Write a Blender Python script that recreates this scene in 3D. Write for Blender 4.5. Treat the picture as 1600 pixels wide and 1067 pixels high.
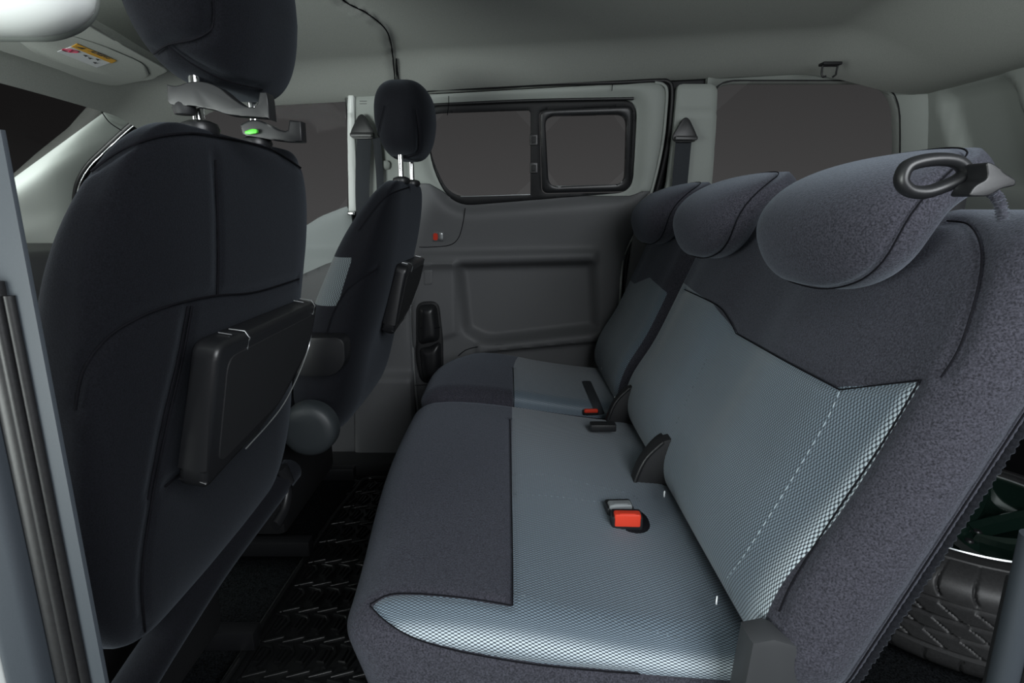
import bpy, bmesh, math, random
import numpy as np
from mathutils import Vector, Matrix
from mathutils.bvhtree import BVHTree
random.seed(7); rng = np.random.default_rng(7)
for o in list(bpy.data.objects): bpy.data.objects.remove(o)
S = bpy.context.scene; COL = S.collection
# ------------------------------------------------------------------ camera
F = 900.0; PITCH = math.atan(208.5/F); CZ = 0.85
cam = bpy.data.cameras.new('camera'); cam.lens = F/1600*36; cam.sensor_width = 36; cam.clip_start = .01
co = bpy.data.objects.new('camera', cam); COL.objects.link(co)
co.location = (0, 0, CZ); co.rotation_euler = (math.pi/2-PITCH, 0, 0); S.camera = co
# ------------------------------------------------------------------ world, lights, exposure
w = bpy.data.worlds.new('world'); S.world = w; w.use_nodes = True
nt = w.node_tree; nt.nodes.clear()
ou = nt.nodes.new('ShaderNodeOutputWorld'); bgn = nt.nodes.new('ShaderNodeBackground'); nt.links.new(bgn.outputs[0], ou.inputs[0])
tc = nt.nodes.new('ShaderNodeTexCoord'); sp = nt.nodes.new('ShaderNodeSeparateXYZ'); nt.links.new(tc.outputs['Generated'], sp.inputs[0])
cr = nt.nodes.new('ShaderNodeValToRGB'); nt.links.new(sp.outputs['Z'], cr.inputs[0])
cr.color_ramp.elements[0].position = 0.0; cr.color_ramp.elements[0].color = (.062,.061,.061,1)
cr.color_ramp.elements[1].position = .45; cr.color_ramp.elements[1].color = (.014,.0135,.0135,1)
nt.links.new(cr.outputs[0], bgn.inputs[0]); bgn.inputs[1].default_value = 1.0
def area(name, loc, target, sx, sy, power, color=(1,1,1)):
    l = bpy.data.lights.new(name, 'AREA'); l.shape = 'RECTANGLE'; l.size = sx; l.size_y = sy; l.energy = power; l.color = color
    o = bpy.data.objects.new(name, l); COL.objects.link(o); o.location = loc
    o.rotation_euler = (Vector(target)-Vector(loc)).to_track_quat('-Z', 'Y').to_euler(); return o
area('softbox_light', (.62, -.52, 1.22), (.25, .9, .45), .9, .7, 25, (.93,.97,1))
area('windscreen_light', (-2.5, .95, .95), (-.7, 1.3, 1.12), 1.3, .8, 60, (.93,1,.97))
area('driver_door_light', (-1.25, -.45, .70), (-.75, 1.35, 1.25), .9, .6, 31, (.93,1,.97))
S.view_settings.view_transform = 'Standard'; S.view_settings.look = 'None'; S.view_settings.gamma = 1; S.view_settings.use_curve_mapping = False
S.view_settings.exposure = 0.0

# ------------------------------------------------------------------ projection helpers
CP, SP = math.cos(PITCH), math.sin(PITCH)
def ray(px, py):
    a = (px-800)/F; u = (533.5-py)/F
    return np.array([a, CP+u*SP, u*CP-SP])
CAM = np.array([0, 0, CZ])
def P(px, py, X=None, Y=None, Z=None):
    d = ray(px, py)
    t = X/d[0] if X is not None else (Y/d[1] if Y is not None else (Z-CZ)/d[2])
    return CAM+d*t
def sm(x): x = np.clip(x, 0, 1); return x*x*(3-2*x)
def Yw(z): return 1.88-.10*sm((np.asarray(z, float)-.70)/.52)
def PW(px, py, off=0.0):                       # point on the far side wall
    y = 1.8
    for _ in range(8): p = P(px, py, Y=y+off); y = float(Yw(p[2]))
    return p
def xz(pts, off=0.0): return [tuple(PW(a, b, off)[[0, 2]]) for a, b in pts]

# ------------------------------------------------------------------ materials
def socket(nt, n, i, v):
    if hasattr(v, 'is_linked') or isinstance(v, bpy.types.NodeSocket): nt.links.new(v, n.inputs[i])
    else: n.inputs[i].default_value = v
def mat(name, col, rough=.6, metal=0, spec=.5, sheen=0, grain=None, grain_amt=.1, bump=0, speck=0, sheen_col=None, coat=0):
    m = bpy.data.materials.new(name); m.use_nodes = True; nt = m.node_tree
    b = nt.nodes['Principled BSDF']; b.inputs['Roughness'].default_value = rough; b.inputs['Metallic'].default_value = metal
    b.inputs['Specular IOR Level'].default_value = spec; b.inputs['Sheen Weight'].default_value = sheen; b.inputs['Coat Weight'].default_value = coat
    if sheen: b.inputs['Sheen Roughness'].default_value = .5; b.inputs['Sheen Tint'].default_value = (*(sheen_col or (.75,.85,1)), 1)
    b.inputs['Base Color'].default_value = (*col, 1)
    if grain:
        t = nt.nodes.new('ShaderNodeTexCoord'); n = nt.nodes.new('ShaderNodeTexNoise'); n.inputs['Scale'].default_value = grain; n.inputs['Detail'].default_value = 3
        nt.links.new(t.outputs['Object'], n.inputs['Vector'])
        r = nt.nodes.new('ShaderNodeMapRange'); r.inputs[1].default_value = .3; r.inputs[2].default_value = .7
        r.inputs[3].default_value = 1-grain_amt; r.inputs[4].default_value = 1+grain_amt; nt.links.new(n.outputs[0], r.inputs[0])
        x = nt.nodes.new('ShaderNodeVectorMath'); x.operation = 'SCALE'; x.inputs[0].default_value = col; nt.links.new(r.outputs[0], x.inputs['Scale'])
        nt.links.new(x.outputs[0], b.inputs['Base Color'])
        if bump:
            q = nt.nodes.new('ShaderNodeBump'); q.inputs['Strength'].default_value = bump; q.inputs['Distance'].default_value = .001
            nt.links.new(n.outputs[0], q.inputs['Height']); nt.links.new(q.outputs[0], b.inputs['Normal'])
    return m
def math_node(nt, op, a, b=None, c=None):
    n = nt.nodes.new('ShaderNodeMath'); n.operation = op
    for i, v in enumerate((a, b, c)):
        if v is not None: socket(nt, n, i, v)
    return n.outputs[0]
def weave(name, dark, mid, light, cu=.0080, cv=.0046):
    """knitted cloth: staggered lens-shaped stitches; attribute wv = cloth coordinates in metres, z = share of bright yarn"""
    m = bpy.data.materials.new(name); m.use_nodes = True; nt = m.node_tree; b = nt.nodes['Principled BSDF']
    at = nt.nodes.new('ShaderNodeAttribute'); at.attribute_name = 'wv'
    s = nt.nodes.new('ShaderNodeSeparateXYZ'); nt.links.new(at.outputs['Vector'], s.inputs[0])
    u = math_node(nt, 'MULTIPLY', s.outputs[0], math.pi/cu); v = math_node(nt, 'MULTIPLY', s.outputs[1], math.pi/cv)
    M = lambda *a: math_node(nt, *a)
    cc = M('MULTIPLY', M('ABSOLUTE', M('COSINE', u)), M('ABSOLUTE', M('COSINE', v)))
    ss = M('MULTIPLY', M('ABSOLUTE', M('SINE', u)), M('ABSOLUTE', M('SINE', v)))
    d = M('MAXIMUM', cc, ss)
    rr = nt.nodes.new('ShaderNodeMapRange'); rr.inputs[1].default_value = .45; rr.inputs[2].default_value = .85; nt.links.new(d, rr.inputs[0])
    no = nt.nodes.new('ShaderNodeTexNoise'); no.inputs['Scale'].default_value = 900; no.inputs['Detail'].default_value = 1; nt.links.new(at.outputs['Vector'], no.inputs['Vector'])
    mx = nt.nodes.new('ShaderNodeMix'); mx.data_type = 'RGBA'; mx.inputs[6].default_value = (*mid, 1); mx.inputs[7].default_value = (*light, 1)
    nt.links.new(s.outputs[2], mx.inputs[0])
    m2 = nt.nodes.new('ShaderNodeMix'); m2.data_type = 'RGBA'; m2.inputs[6].default_value = (*dark, 1)
    nt.links.new(rr.outputs[0], m2.inputs[0]); nt.links.new(mx.outputs[2], m2.inputs[7])
    nt.links.new(m2.outputs[2], b.inputs['Base Color']); b.inputs['Roughness'].default_value = .7; b.inputs['Sheen Weight'].default_value = .25
    q = nt.nodes.new('ShaderNodeBump'); q.inputs['Strength'].default_value = .5; q.inputs['Distance'].default_value = .0012
    nt.links.new(d, q.inputs['Height']); nt.links.new(q.outputs[0], b.inputs['Normal'])
    return m
def glass(name, tint, rough=.02, ior=1.07):
    m = bpy.data.materials.new(name); m.use_nodes = True; nt = m.node_tree; nt.nodes.clear()
    o = nt.nodes.new('ShaderNodeOutputMaterial'); t = nt.nodes.new('ShaderNodeBsdfTransparent'); t.inputs[0].default_value = (*tint, 1)
    g = nt.nodes.new('ShaderNodeBsdfGlossy'); g.inputs['Roughness'].default_value = rough
    f = nt.nodes.new('ShaderNodeFresnel'); f.inputs[0].default_value = ior
    x = nt.nodes.new('ShaderNodeMixShader'); nt.links.new(f.outputs[0], x.inputs[0]); nt.links.new(t.outputs[0], x.inputs[1]); nt.links.new(g.outputs[0], x.inputs[2]); nt.links.new(x.outputs[0], o.inputs[0])
    return m
M_FAB = mat('charcoal_cloth', (.037,.0365,.047), .9, spec=.15, sheen=.18, grain=520, grain_amt=.6, bump=.7)
M_FABK = mat('black_cloth', (.0058,.0062,.0085), .85, spec=.12, sheen=.075, grain=700, grain_amt=.4, bump=.4)
M_SEAM = mat('seam_thread', (.006,.006,.008), .9, spec=.1)
M_STITCH = mat('pale_thread', (.30,.36,.40), .7)
M_WEAVE = weave('blue_grey_weave', (.022,.032,.045), (.110,.162,.212), (.66,.75,.82))
M_WEAVE_F = weave('front_weave', (.016,.022,.026), (.07,.09,.10), (.55,.62,.65))
M_HEAD = mat('headliner_cloth', (.46,.48,.45), .95, spec=.1, grain=500, grain_amt=.10, bump=.25)
M_PALE = mat('pale_trim_plastic', (.31,.335,.315), .55, spec=.35, grain=900, grain_amt=.03, bump=.08)
M_WHITE = mat('white_paint', (.75,.78,.76), .35, spec=.5)
M_DGREY = mat('dark_grey_trim', (.112,.115,.120), .55, spec=.4, grain=1100, grain_amt=.10, bump=.18)
M_BLACK = mat('black_plastic', (.012,.0125,.014), .38, spec=.5, grain=1200, grain_amt=.1, bump=.06)
M_BLACKM = mat('matt_black_plastic', (.014,.0145,.016), .6, spec=.35, grain=1000, grain_amt=.15, bump=.1)
M_RUB = mat('black_rubber', (.010,.010,.011), .5, spec=.45, grain=300, grain_amt=.2, bump=.1)
M_MAT = mat('rubber_mat', (.011,.0115,.012), .27, spec=.5, grain=400, grain_amt=.2, bump=.1)
M_TYRE = mat('tyre_rubber', (.022,.022,.023), .5, spec=.5, grain=250, grain_amt=.25, bump=.15)
M_RIM = mat('green_black_lacquer', (.008,.020,.015), .16, metal=.3, spec=.6, coat=.5)
M_CHROME = mat('chrome', (.85,.86,.87), .12, metal=1)
M_STEEL = mat('brushed_edge', (.55,.57,.58), .3, metal=.8)
M_RED = mat('red_plastic', (.62,.045,.02), .35, spec=.5)
M_GREEN = mat('green_plastic', (.10,.62,.05), .35)
M_WEB = mat('belt_webbing', (.030,.034,.040), .75, spec=.3, grain=900, grain_amt=.25, bump=.2)
M_WEBL = mat('grey_blue_trim', (.040,.048,.058), .6, spec=.35, grain=900, grain_amt=.05, bump=.05)
M_CARPET = mat('black_carpet', (.008,.009,.010), 1, spec=.03, sheen=.0, grain=350, grain_amt=.9, bump=1)
M_YEL = mat('label_yellow', (.80,.42,.04), .5); M_LWH = mat('label_white', (.78,.80,.82), .5); M_LRED = mat('label_red', (.45,.03,.08), .5); M_LBLK = mat('label_black', (.02,.02,.02), .5)
M_GLASS = glass('tinted_window_glass', (.86,.85,.85)); M_GLASSD = glass('windscreen_glass', (.40,.39,.39), ior=1.03)

# ------------------------------------------------------------------ mesh helpers
def link(name, me, parent=None):
    o = bpy.data.objects.new(name, me); COL.objects.link(o)
    if parent is not None: o.parent = parent
    return o
def setp(o, label=None, cat=None, group=None, kind=None):
    for k, v in (('label', label), ('category', cat), ('group', group), ('kind', kind)):
        if v: o[k] = v
    return o
def thing(name, label, cat, group=None, loc=(0,0,0)):
    o = bpy.data.objects.new(name, None); COL.objects.link(o); o.empty_display_size = .05; return setp(o, label, cat, group)
def struct(name):
    o = bpy.data.objects.new(name, None); COL.objects.link(o); o.empty_display_size = .05; o['kind'] = 'structure'; return o
def mesh(name, V, Fc, m, parent=None, attrs=None, smooth=True, sharp=None):
    me = bpy.data.meshes.new(name); V = np.asarray(V, float)
    me.from_pydata(V.tolist(), [], [list(map(int, f)) for f in Fc]); me.materials.append(m)
    for k, v in (attrs or {}).items():
        a = me.attributes.new(k, 'FLOAT_VECTOR', 'POINT'); a.data.foreach_set('vector', np.asarray(v, np.float32).ravel())
    if smooth: me.polygons.foreach_set('use_smooth', [True]*len(me.polygons))
    me.validate(); me.update()
    if sharp: me.set_sharp_from_angle(angle=math.radians(sharp))
    return link(name, me, parent)
def from_bm(name, bm, m, parent=None, smooth=True, sharp=35):
    me = bpy.data.meshes.new(name); bmesh.ops.recalc_face_normals(bm, faces=bm.faces[:]); bm.to_mesh(me); bm.free(); me.materials.append(m)
    if smooth:
        me.polygons.foreach_set('use_smooth', [True]*len(me.polygons)); me.set_sharp_from_angle(angle=math.radians(sharp))
    return link(name, me, parent)
def clip(V, Fc, A, f):
    """keep f >= 0; Fc list of index lists; A dict of per-vertex arrays"""
    f = f.copy(); f[np.abs(f) < 1e-7] = 1e-7
    keep = f >= 0; out = []; newV = []; newA = {k: [] for k in A}; ed = {}; n0 = len(V)
    def cut(a, b):
        k = (a, b) if a < b else (b, a)
        if k not in ed:
            t = f[k[0]]/(f[k[0]]-f[k[1]]); ed[k] = n0+len(newV); newV.append(V[k[0]]*(1-t)+V[k[1]]*t)
            for q in A: newA[q].append(A[q][k[0]]*(1-t)+A[q][k[1]]*t)
        return ed[k]
    for fc in Fc:
        ks = [keep[i] for i in fc]
        if all(ks): out.append(fc); continue
        if not any(ks): continue
        r = []
        for i in range(len(fc)):
            a, b = fc[i], fc[(i+1) % len(fc)]
            if keep[a]: r.append(a)
            if keep[a] != keep[b]: r.append(cut(a, b))
        if len(r) > 2: out.append(r)
    V2 = np.vstack([V, np.array(newV).reshape(-1, 3)]) if newV else V
    A2 = {k: (np.concatenate([A[k], np.array(newA[k]).reshape((-1,)+A[k].shape[1:])]) if newV else A[k]) for k in A}
    used = np.unique(np.concatenate([np.array(x) for x in out])) if out else np.array([], int)
    mp = -np.ones(len(V2), int); mp[used] = np.arange(len(used))
    return V2[used], [[int(mp[i]) for i in fc] for fc in out], {k: v[used] for k, v in A2.items()}
def sdpoly(p, poly):
    """signed distance (positive inside) from points p (n,2) to polygon"""
    poly = np.asarray(poly, float); n = len(poly); d = np.full(len(p), 1e9); ins = np.zeros(len(p), bool)
    for i in range(n):
        a, b = poly[i], poly[(i+1) % n]; e = b-a; w_ = p-a
        t = np.clip((w_@e)/max(e@e, 1e-12), 0, 1); q = w_-t[:, None]*e; d = np.minimum(d, np.sqrt((q**2).sum(1)))
        c = (a[1] > p[:, 1]) != (b[1] > p[:, 1])
        with np.errstate(divide='ignore', invalid='ignore'):
            xi = (b[0]-a[0])*(p[:, 1]-a[1])/(b[1]-a[1])+a[0]
        ins ^= c & (p[:, 0] < xi)
    return np.where(ins, d, -d)
def fillet(poly, r, n=6):
    poly = [np.array(q, float) for q in poly]; out = []; N = len(poly)
    for i in range(N):
        a, b, c = poly[i-1], poly[i], poly[(i+1) % N]; rr = r[i] if isinstance(r, (list, tuple)) else r
        u = a-b; v = c-b; lu, lv = np.linalg.norm(u), np.linalg.norm(v); k = min(rr, lu*.48, lv*.48)
        p0 = b+u/lu*k; p1 = b+v/lv*k
        for j in range(n+1):
            t = j/n; out.append((1-t)**2*p0+2*t*(1-t)*b+t*t*p1)
    return [tuple(q) for q in out]
def spline(pts, n=8, closed=False):
    pts = [np.array(q, float) for q in pts]; N = len(pts); out = []
    for i in range(N if closed else N-1):
        if closed: p0, p1, p2, p3 = pts[i-1], pts[i], pts[(i+1) % N], pts[(i+2) % N]
        else: p0, p1, p2, p3 = pts[max(i-1, 0)], pts[i], pts[i+1], pts[min(i+2, N-1)]
        for j in range(n):
            t = j/n; out.append(.5*((2*p1)+(-p0+p2)*t+(2*p0-5*p1+4*p2-p3)*t*t+(-p0+3*p1-3*p2+p3)*t**3))
    if not closed: out.append(pts[-1])
    return out
def grid(u0, u1, v0, v1, res):
    nu = max(2, int(round((u1-u0)/res))); nv = max(2, int(round((v1-v0)/res)))
    U, W = np.meshgrid(np.linspace(u0, u1, nu+1), np.linspace(v0, v1, nv+1), indexing='ij')
    idx = np.arange((nu+1)*(nv+1)).reshape(nu+1, nv+1)
    q = np.stack([idx[:-1, :-1], idx[1:, :-1], idx[1:, 1:], idx[:-1, 1:]], -1).reshape(-1, 4)
    return np.stack([U.ravel(), W.ravel()], 1), q.tolist()
def add_rim(V, Fc, vec):
    """extrude the open boundary by vec (a thickness for sheets)"""
    cnt = {}
    for fc in Fc:
        for i in range(len(fc)):
            a, b = fc[i], fc[(i+1) % len(fc)]; cnt[(a, b)] = cnt.get((a, b), 0)+1
    be = [(a, b) for (a, b) in cnt if (b, a) not in cnt]
    vs = sorted({i for e in be for i in e}); mp = {v: len(V)+k for k, v in enumerate(vs)}
    V2 = np.vstack([V, V[vs]+np.asarray(vec)]) if vs else V
    return V2, list(Fc)+[[b, a, mp[a], mp[b]] for a, b in be], vs
def wall_panel(name, m, poly, holes=(), off=0.0, relief=None, res=.012, thick=.02, parent=None, round_edge=.006):
    """a panel of the far side: region poly (in X,Z), minus holes, on the curved side wall, relief(X,Z) moves it outwards (+Y)"""
    pa = np.array(poly); (x0, z0), (x1, z1) = pa.min(0)-.004, pa.max(0)+.004
    g, q = grid(x0, x1, z0, z1, res); V = np.stack([g[:, 0], np.zeros(len(g)), g[:, 1]], 1)
    sd = lambda V: sdpoly(V[:, [0, 2]], poly)
    V, q, _ = clip(V, q, {}, sd(V))
    for h in holes: V, q, _ = clip(V, q, {}, -sdpoly(V[:, [0, 2]], h))
    e = sdpoly(V[:, [0, 2]], poly)
    for h in holes: e = np.minimum(e, -sdpoly(V[:, [0, 2]], h))
    V[:, 1] = Yw(V[:, 2])+off
    if relief: V[:, 1] += relief(V[:, 0], V[:, 2])
    if round_edge: V[:, 1] += round_edge*np.exp(-np.clip(e, 0, 1)/(round_edge*.8))
    V, q, _ = add_rim(V, q, (0, thick, 0))
    return mesh(name, V, q, m, parent, sharp=50)
def tube(name, pts, r, m, parent=None, seg=10, flat=1.0, up=(0,0,1), closed=False, caps=True):
    pts = [np.array(p, float) for p in pts]; n = len(pts); V = []; rs = r if hasattr(r, '__len__') else [r]*n
    for i, p in enumerate(pts):
        a = pts[i-1] if (i > 0 or closed) else pts[i]; b = pts[(i+1) % n] if (i < n-1 or closed) else pts[i]
        t = b-a; t /= max(np.linalg.norm(t), 1e-9); s = np.cross(t, up)
        if np.linalg.norm(s) < 1e-3: s = np.cross(t, (1,0,0))
        s /= np.linalg.norm(s); k = np.cross(s, t)
        for j in range(seg):
            th = 2*math.pi*j/seg; V.append(p+rs[i]*(math.cos(th)*s+flat*math.sin(th)*k))
    Fc = [[i*seg+j, i*seg+(j+1) % seg, ((i+1) % n)*seg+(j+1) % seg, ((i+1) % n)*seg+j] for i in range(n if closed else n-1) for j in range(seg)]
    if caps and not closed: Fc += [list(range(seg))[::-1], [(n-1)*seg+j for j in range(seg)]]
    return mesh(name, V, Fc, m, parent, sharp=60)
def prism(name, outline, depth, m, parent=None, origin=(0,0,0), ax=(1,0,0), ay=(0,0,1), bevel=.003, seg=2, mid=None):
    """outline in the plane (ax, ay) extruded by depth along ax x ay, edges bevelled"""
    ax, ay, o = Vector(ax).normalized(), Vector(ay).normalized(), Vector(origin); az = ax.cross(ay).normalized()
    bm = bmesh.new(); vs = [bm.verts.new(o+ax*float(x)+ay*float(y)) for x, y in outline]; f = bm.faces.new(vs)
    r = bmesh.ops.extrude_face_region(bm, geom=[f]); tv = [v for v in r['geom'] if isinstance(v, bmesh.types.BMVert)]
    for v in tv: v.co += az*depth
    if bevel:
        es = [e for e in bm.edges if len(e.link_faces) == 2 and max(len(e.link_faces[0].verts), len(e.link_faces[1].verts)) > 4 or (len(outline) == 4)]
        bmesh.ops.bevel(bm, geom=es, offset=bevel, segments=seg, profile=.6, affect='EDGES', clamp_overlap=True)
    return from_bm(name, bm, m, parent, sharp=40)
def box(name, c, s, m, parent=None, bevel=.003, rot=None, seg=2):
    bm = bmesh.new(); bmesh.ops.create_cube(bm, size=1)
    for v in bm.verts: v.co = Vector((v.co.x*s[0], v.co.y*s[1], v.co.z*s[2]))
    if bevel: bmesh.ops.bevel(bm, geom=bm.edges[:], offset=bevel, segments=seg, profile=.6, affect='EDGES', clamp_overlap=True)
    R = rot.to_4x4() if rot is not None else Matrix.Identity(4)
    for v in bm.verts: v.co = R @ v.co + Vector(c)
    return from_bm(name, bm, m, parent)
def lathe(name, prof, m, parent=None, c=(0,0,0), axis='Z', seg=48):
    V = []; n = len(prof)
    for i in range(seg):
        th = 2*math.pi*i/seg
        for r, z in prof:
            a, b = r*math.cos(th), r*math.sin(th)
            V.append({'Z': (a, b, z), 'Y': (a, z, b), 'X': (z, a, b)}[axis])
    V = np.array(V)+np.array(c)
    Fc = [[i*n+j, ((i+1) % seg)*n+j, ((i+1) % seg)*n+j+1, i*n+j+1] for i in range(seg) for j in range(n-1)]
    return mesh(name, V, Fc, m, parent, sharp=40)
# ---- soft upholstery bodies
def softbox(h, r, res, pw=2.0):
    h = np.array(h, float); r = np.minimum(np.array(r, float), h-1e-4)
    N = np.maximum(2, np.round(2*h/res)).astype(int); quads = []
    for ax in range(3):
        b, c = (ax+1) % 3, (ax+2) % 3
        I, J = np.meshgrid(np.arange(N[b]), np.arange(N[c]), indexing='ij'); I, J = I.ravel(), J.ravel()
        for side in (0, 1):
            q = np.zeros((len(I), 4, 3), int); q[:, :, ax] = N[ax]*side
            for k, (di, dj) in enumerate(((0,0),(1,0),(1,1),(0,1)) if side else ((0,0),(0,1),(1,1),(1,0))):
                q[:, k, b] = I+di; q[:, k, c] = J+dj
            quads.append(q)
    Q = np.concatenate(quads); key = (Q[..., 0]*(N[1]+1)+Q[..., 1])*(N[2]+1)+Q[..., 2]
    u, inv = np.unique(key.ravel(), return_inverse=True)
    L = np.stack([u//((N[1]+1)*(N[2]+1)), (u//(N[2]+1)) % (N[1]+1), u % (N[2]+1)], 1)
    p = (L/N*2-1)*h                                            # on the box
    q = np.clip(p, -(h-r), h-r); d = (p-q)/r; n = (np.abs(d)**pw).sum(1)**(1/pw); n[n == 0] = 1
    return p, q+r*d/n[:, None], inv.reshape(-1, 4).tolist()
def vnormals(V, Fc):
    n = np.zeros_like(V); q = np.array(Fc)
    fn = np.cross(V[q[:, 2]]-V[q[:, 0]], V[q[:, 3]]-V[q[:, 1]])
    for k in range(4): np.add.at(n, q[:, k], fn)
    return n/np.maximum(np.linalg.norm(n, axis=1), 1e-12)[:, None]
def bvh_of(V, Fc): return BVHTree.FromPolygons([tuple(v) for v in V], [tuple(f) for f in Fc])
def cast(bvh, px, py, lift=0.0):
    h = bvh.ray_cast(Vector(CAM), Vector(ray(px, py)).normalized())
    if h[0] is None: return None
    n = h[1] if h[1].dot(Vector(ray(px, py))) < 0 else -h[1]
    return np.array(h[0]+n*lift)
def cast_line(bvh, pts, step=10, lift=0.0):
    out = []
    for a in spline([(x, y) for x, y in pts], max(2, step)):
        c = cast(bvh, a[0], a[1], lift)
        if c is not None and (not out or np.linalg.norm(c-out[-1]) < .12): out.append(c)
    return out
def groove(V, Fc, lines, depth=.0035, width=.005):
    if not lines: return V
    pts = []
    for l in lines:
        l = np.array(l)
        for a, b in zip(l[:-1], l[1:]):
            k = max(1, int(np.linalg.norm(b-a)/.003)); pts += [a+(b-a)*i/k for i in range(k)]
    from mathutils.kdtree import KDTree
    kd = KDTree(len(pts))
    for i, p_ in enumerate(pts): kd.insert(Vector(p_), i)
    kd.balance(); n = vnormals(V, Fc); out = V.copy()
    for i, v in enumerate(V):
        d = kd.find(Vector(v))[2]
        if d < width*3: out[i] = v-n[i]*depth*math.exp(-(d/width)**2)
    return out
def seam_parts(lines, m, parent, r=.0011, name='seam'):
    for l in lines:
        if len(l) > 1: tube(name, l, r, m, parent, seg=6)
def stitches(line, parent, m, dash=.006, gap=.0045, r=.0007, name='stitching'):
    V, Fc = [], []; l = [np.array(q) for q in line]
    seg = [(a, b, np.linalg.norm(b-a)) for a, b in zip(l[:-1], l[1:])]; tot = sum(s[2] for s in seg)
    def at(s):
        for a, b, d in seg:
            if s <= d: return a+(b-a)*s/max(d, 1e-9)
            s -= d
        return l[-1]
    s = 0
    while s+dash < tot:
        a, b = at(s), at(s+dash); t = (b-a)/max(np.linalg.norm(b-a), 1e-9); u = np.cross(t, (0.3,.2,1)); u /= np.linalg.norm(u); k = np.cross(u, t); i0 = len(V)
        for p_, rr in ((a, r*.5), (a+t*dash*.25, r), (b-t*dash*.25, r), (b, r*.5)):
            for j in range(5): th = 2*math.pi*j/5; V.append(p_+rr*(math.cos(th)*u+math.sin(th)*k))
        for i in range(3):
            for j in range(5): Fc.append([i0+i*5+j, i0+i*5+(j+1) % 5, i0+(i+1)*5+(j+1) % 5, i0+(i+1)*5+j])
        s += dash+gap
    if V: setp(mesh(name, V, Fc, m, parent), kind='stuff')

# ================================================================== SETTING
def Zc(X): return 1.183+.05*X                    # height where the headliner meets the side
# window outlines in the side wall
W_SLIDE = fillet(xz([(668,160),(998,152),(990,300),(704,323),(668,250)]), [.05,.05,.05,.08,.08])
W_QUART = fillet(xz([(1120,124),(1414,124),(1416,330),(1104,330)]), [.07,.09,.07,.05])
W_FRONT = fillet(xz([(122,285),(160,238),(215,190),(272,156),(340,134),(460,124),(541,133),(546,324),(500,346),(440,385),(125,400)]), [.03,.03,.03,.03,.03,.03,.07,.02,.05,.03,.03])
# dark body shell behind the trims
g, q = grid(-2.2, 1.46, -.05, 1.26, .03); V = np.stack([g[:, 0], 0*g[:, 0], g[:, 1]], 1)
for hpoly in (W_SLIDE, W_QUART, W_FRONT): V, q, _ = clip(V, q, {}, -sdpoly(V[:, [0, 2]], hpoly)-.004)
V, q, _ = clip(V, q, {}, -sdpoly(V[:, [0, 2]], xz([(-900,300),(10,284),(60,240),(110,200),(143,163),(140,125),(135,0),(-900,-300)])))
V[:, 1] = Yw(V[:, 2])+.045
setp(mesh('wall_right', V, q, M_BLACKM), kind='structure')

# sliding door -------------------------------------------------------
door1 = struct('door_1')
DOOR = fillet(xz([(612,150),(1042,127),(1034,225),(1018,300),(990,370),(972,425),(960,640),(655,690)]), [.02,.045,.1,.1,.1,.1,.02,.02])
SPLIT = [tuple(q) for q in xz([(600,262),(668,268),(684,290),(700,300)])]
def door_relief(X, Z):
    p = np.stack([X, Z], 1)
    w_ = -sdpoly(p, W_SLIDE)
    y = .028*np.exp(-(np.clip(w_, 0, 1)/.022)**1.6)            # trim rolls back into the window
    rec = sdpoly(p, fillet(xz([(712,410),(932,404),(936,518),(762,538),(724,520)]), .03))
    y += .042*sm((rec+.006)/.035)
    low = sdpoly(p, xz([(738,556),(760,548),(960,530),(960,700),(700,700),(712,590)])); y += .02*sm((low+.004)/.015)
    lip = sdpoly(p, xz([(660,402),(925,397),(925,406),(660,411)])); y -= .016*np.exp(-(np.minimum(lip, 0)/.014)**2)
    led = sdpoly(p, xz([(750,540),(936,521),(936,528),(750,548)])); y -= .010*np.exp(-(np.minimum(led, 0)/.012)**2)
    ped = sdpoly(p, xz([(645,405),(712,408),(714,520),(640,545)])); y -= .010*sm((ped+.01)/.02)
    return y
up_poly = xz([(600,120),(1100,100),(1100,297),(1004,299),(985,306),(700,306),(690,298),(671,287),(600,287)])
low_sd = lambda V: -sdpoly(V[:, [0, 2]], up_poly)
def door_piece(name, m, keep_up):
    pa = np.array(DOOR); (x0, z0), (x1, z1) = pa.min(0)-.004, pa.max(0)+.004
    g, q = grid(x0, x1, z0, z1, .0075); V = np.stack([g[:, 0], 0*g[:, 0], g[:, 1]], 1)
    V, q, _ = clip(V, q, {}, sdpoly(V[:, [0, 2]], DOOR)); V, q, _ = clip(V, q, {}, -sdpoly(V[:, [0, 2]], W_SLIDE))
    s = sdpoly(V[:, [0, 2]], up_poly); V, q, _ = clip(V, q, {}, (s if keep_up else -s)-.0004)
    s = np.abs(sdpoly(V[:, [0, 2]], up_poly)); e = sdpoly(V[:, [0, 2]], DOOR)
    rel = door_relief(V[:, 0], V[:, 2]); V[:, 1] = Yw(V[:, 2])-.012+rel+.012*np.exp(-np.clip(e, 0, 1)/.009)+.003*np.exp(-s/.002)
    V, q, _ = add_rim(V, q, (0, .03, 0)); return mesh(name, V, q, m, door1, sharp=55)
door_piece('upper_trim', M_PALE, True); door_piece('lower_trim', M_DGREY, False)
def wall_tube(name, pts, r, m, parent, off=-.012, n=10, flat=1.0, closed=False):
    return tube(name, [PW(a[0], a[1], off) for a in spline(pts, n, closed)], r, m, parent, seg=8, flat=flat, up=(0,1,0), closed=closed)
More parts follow.
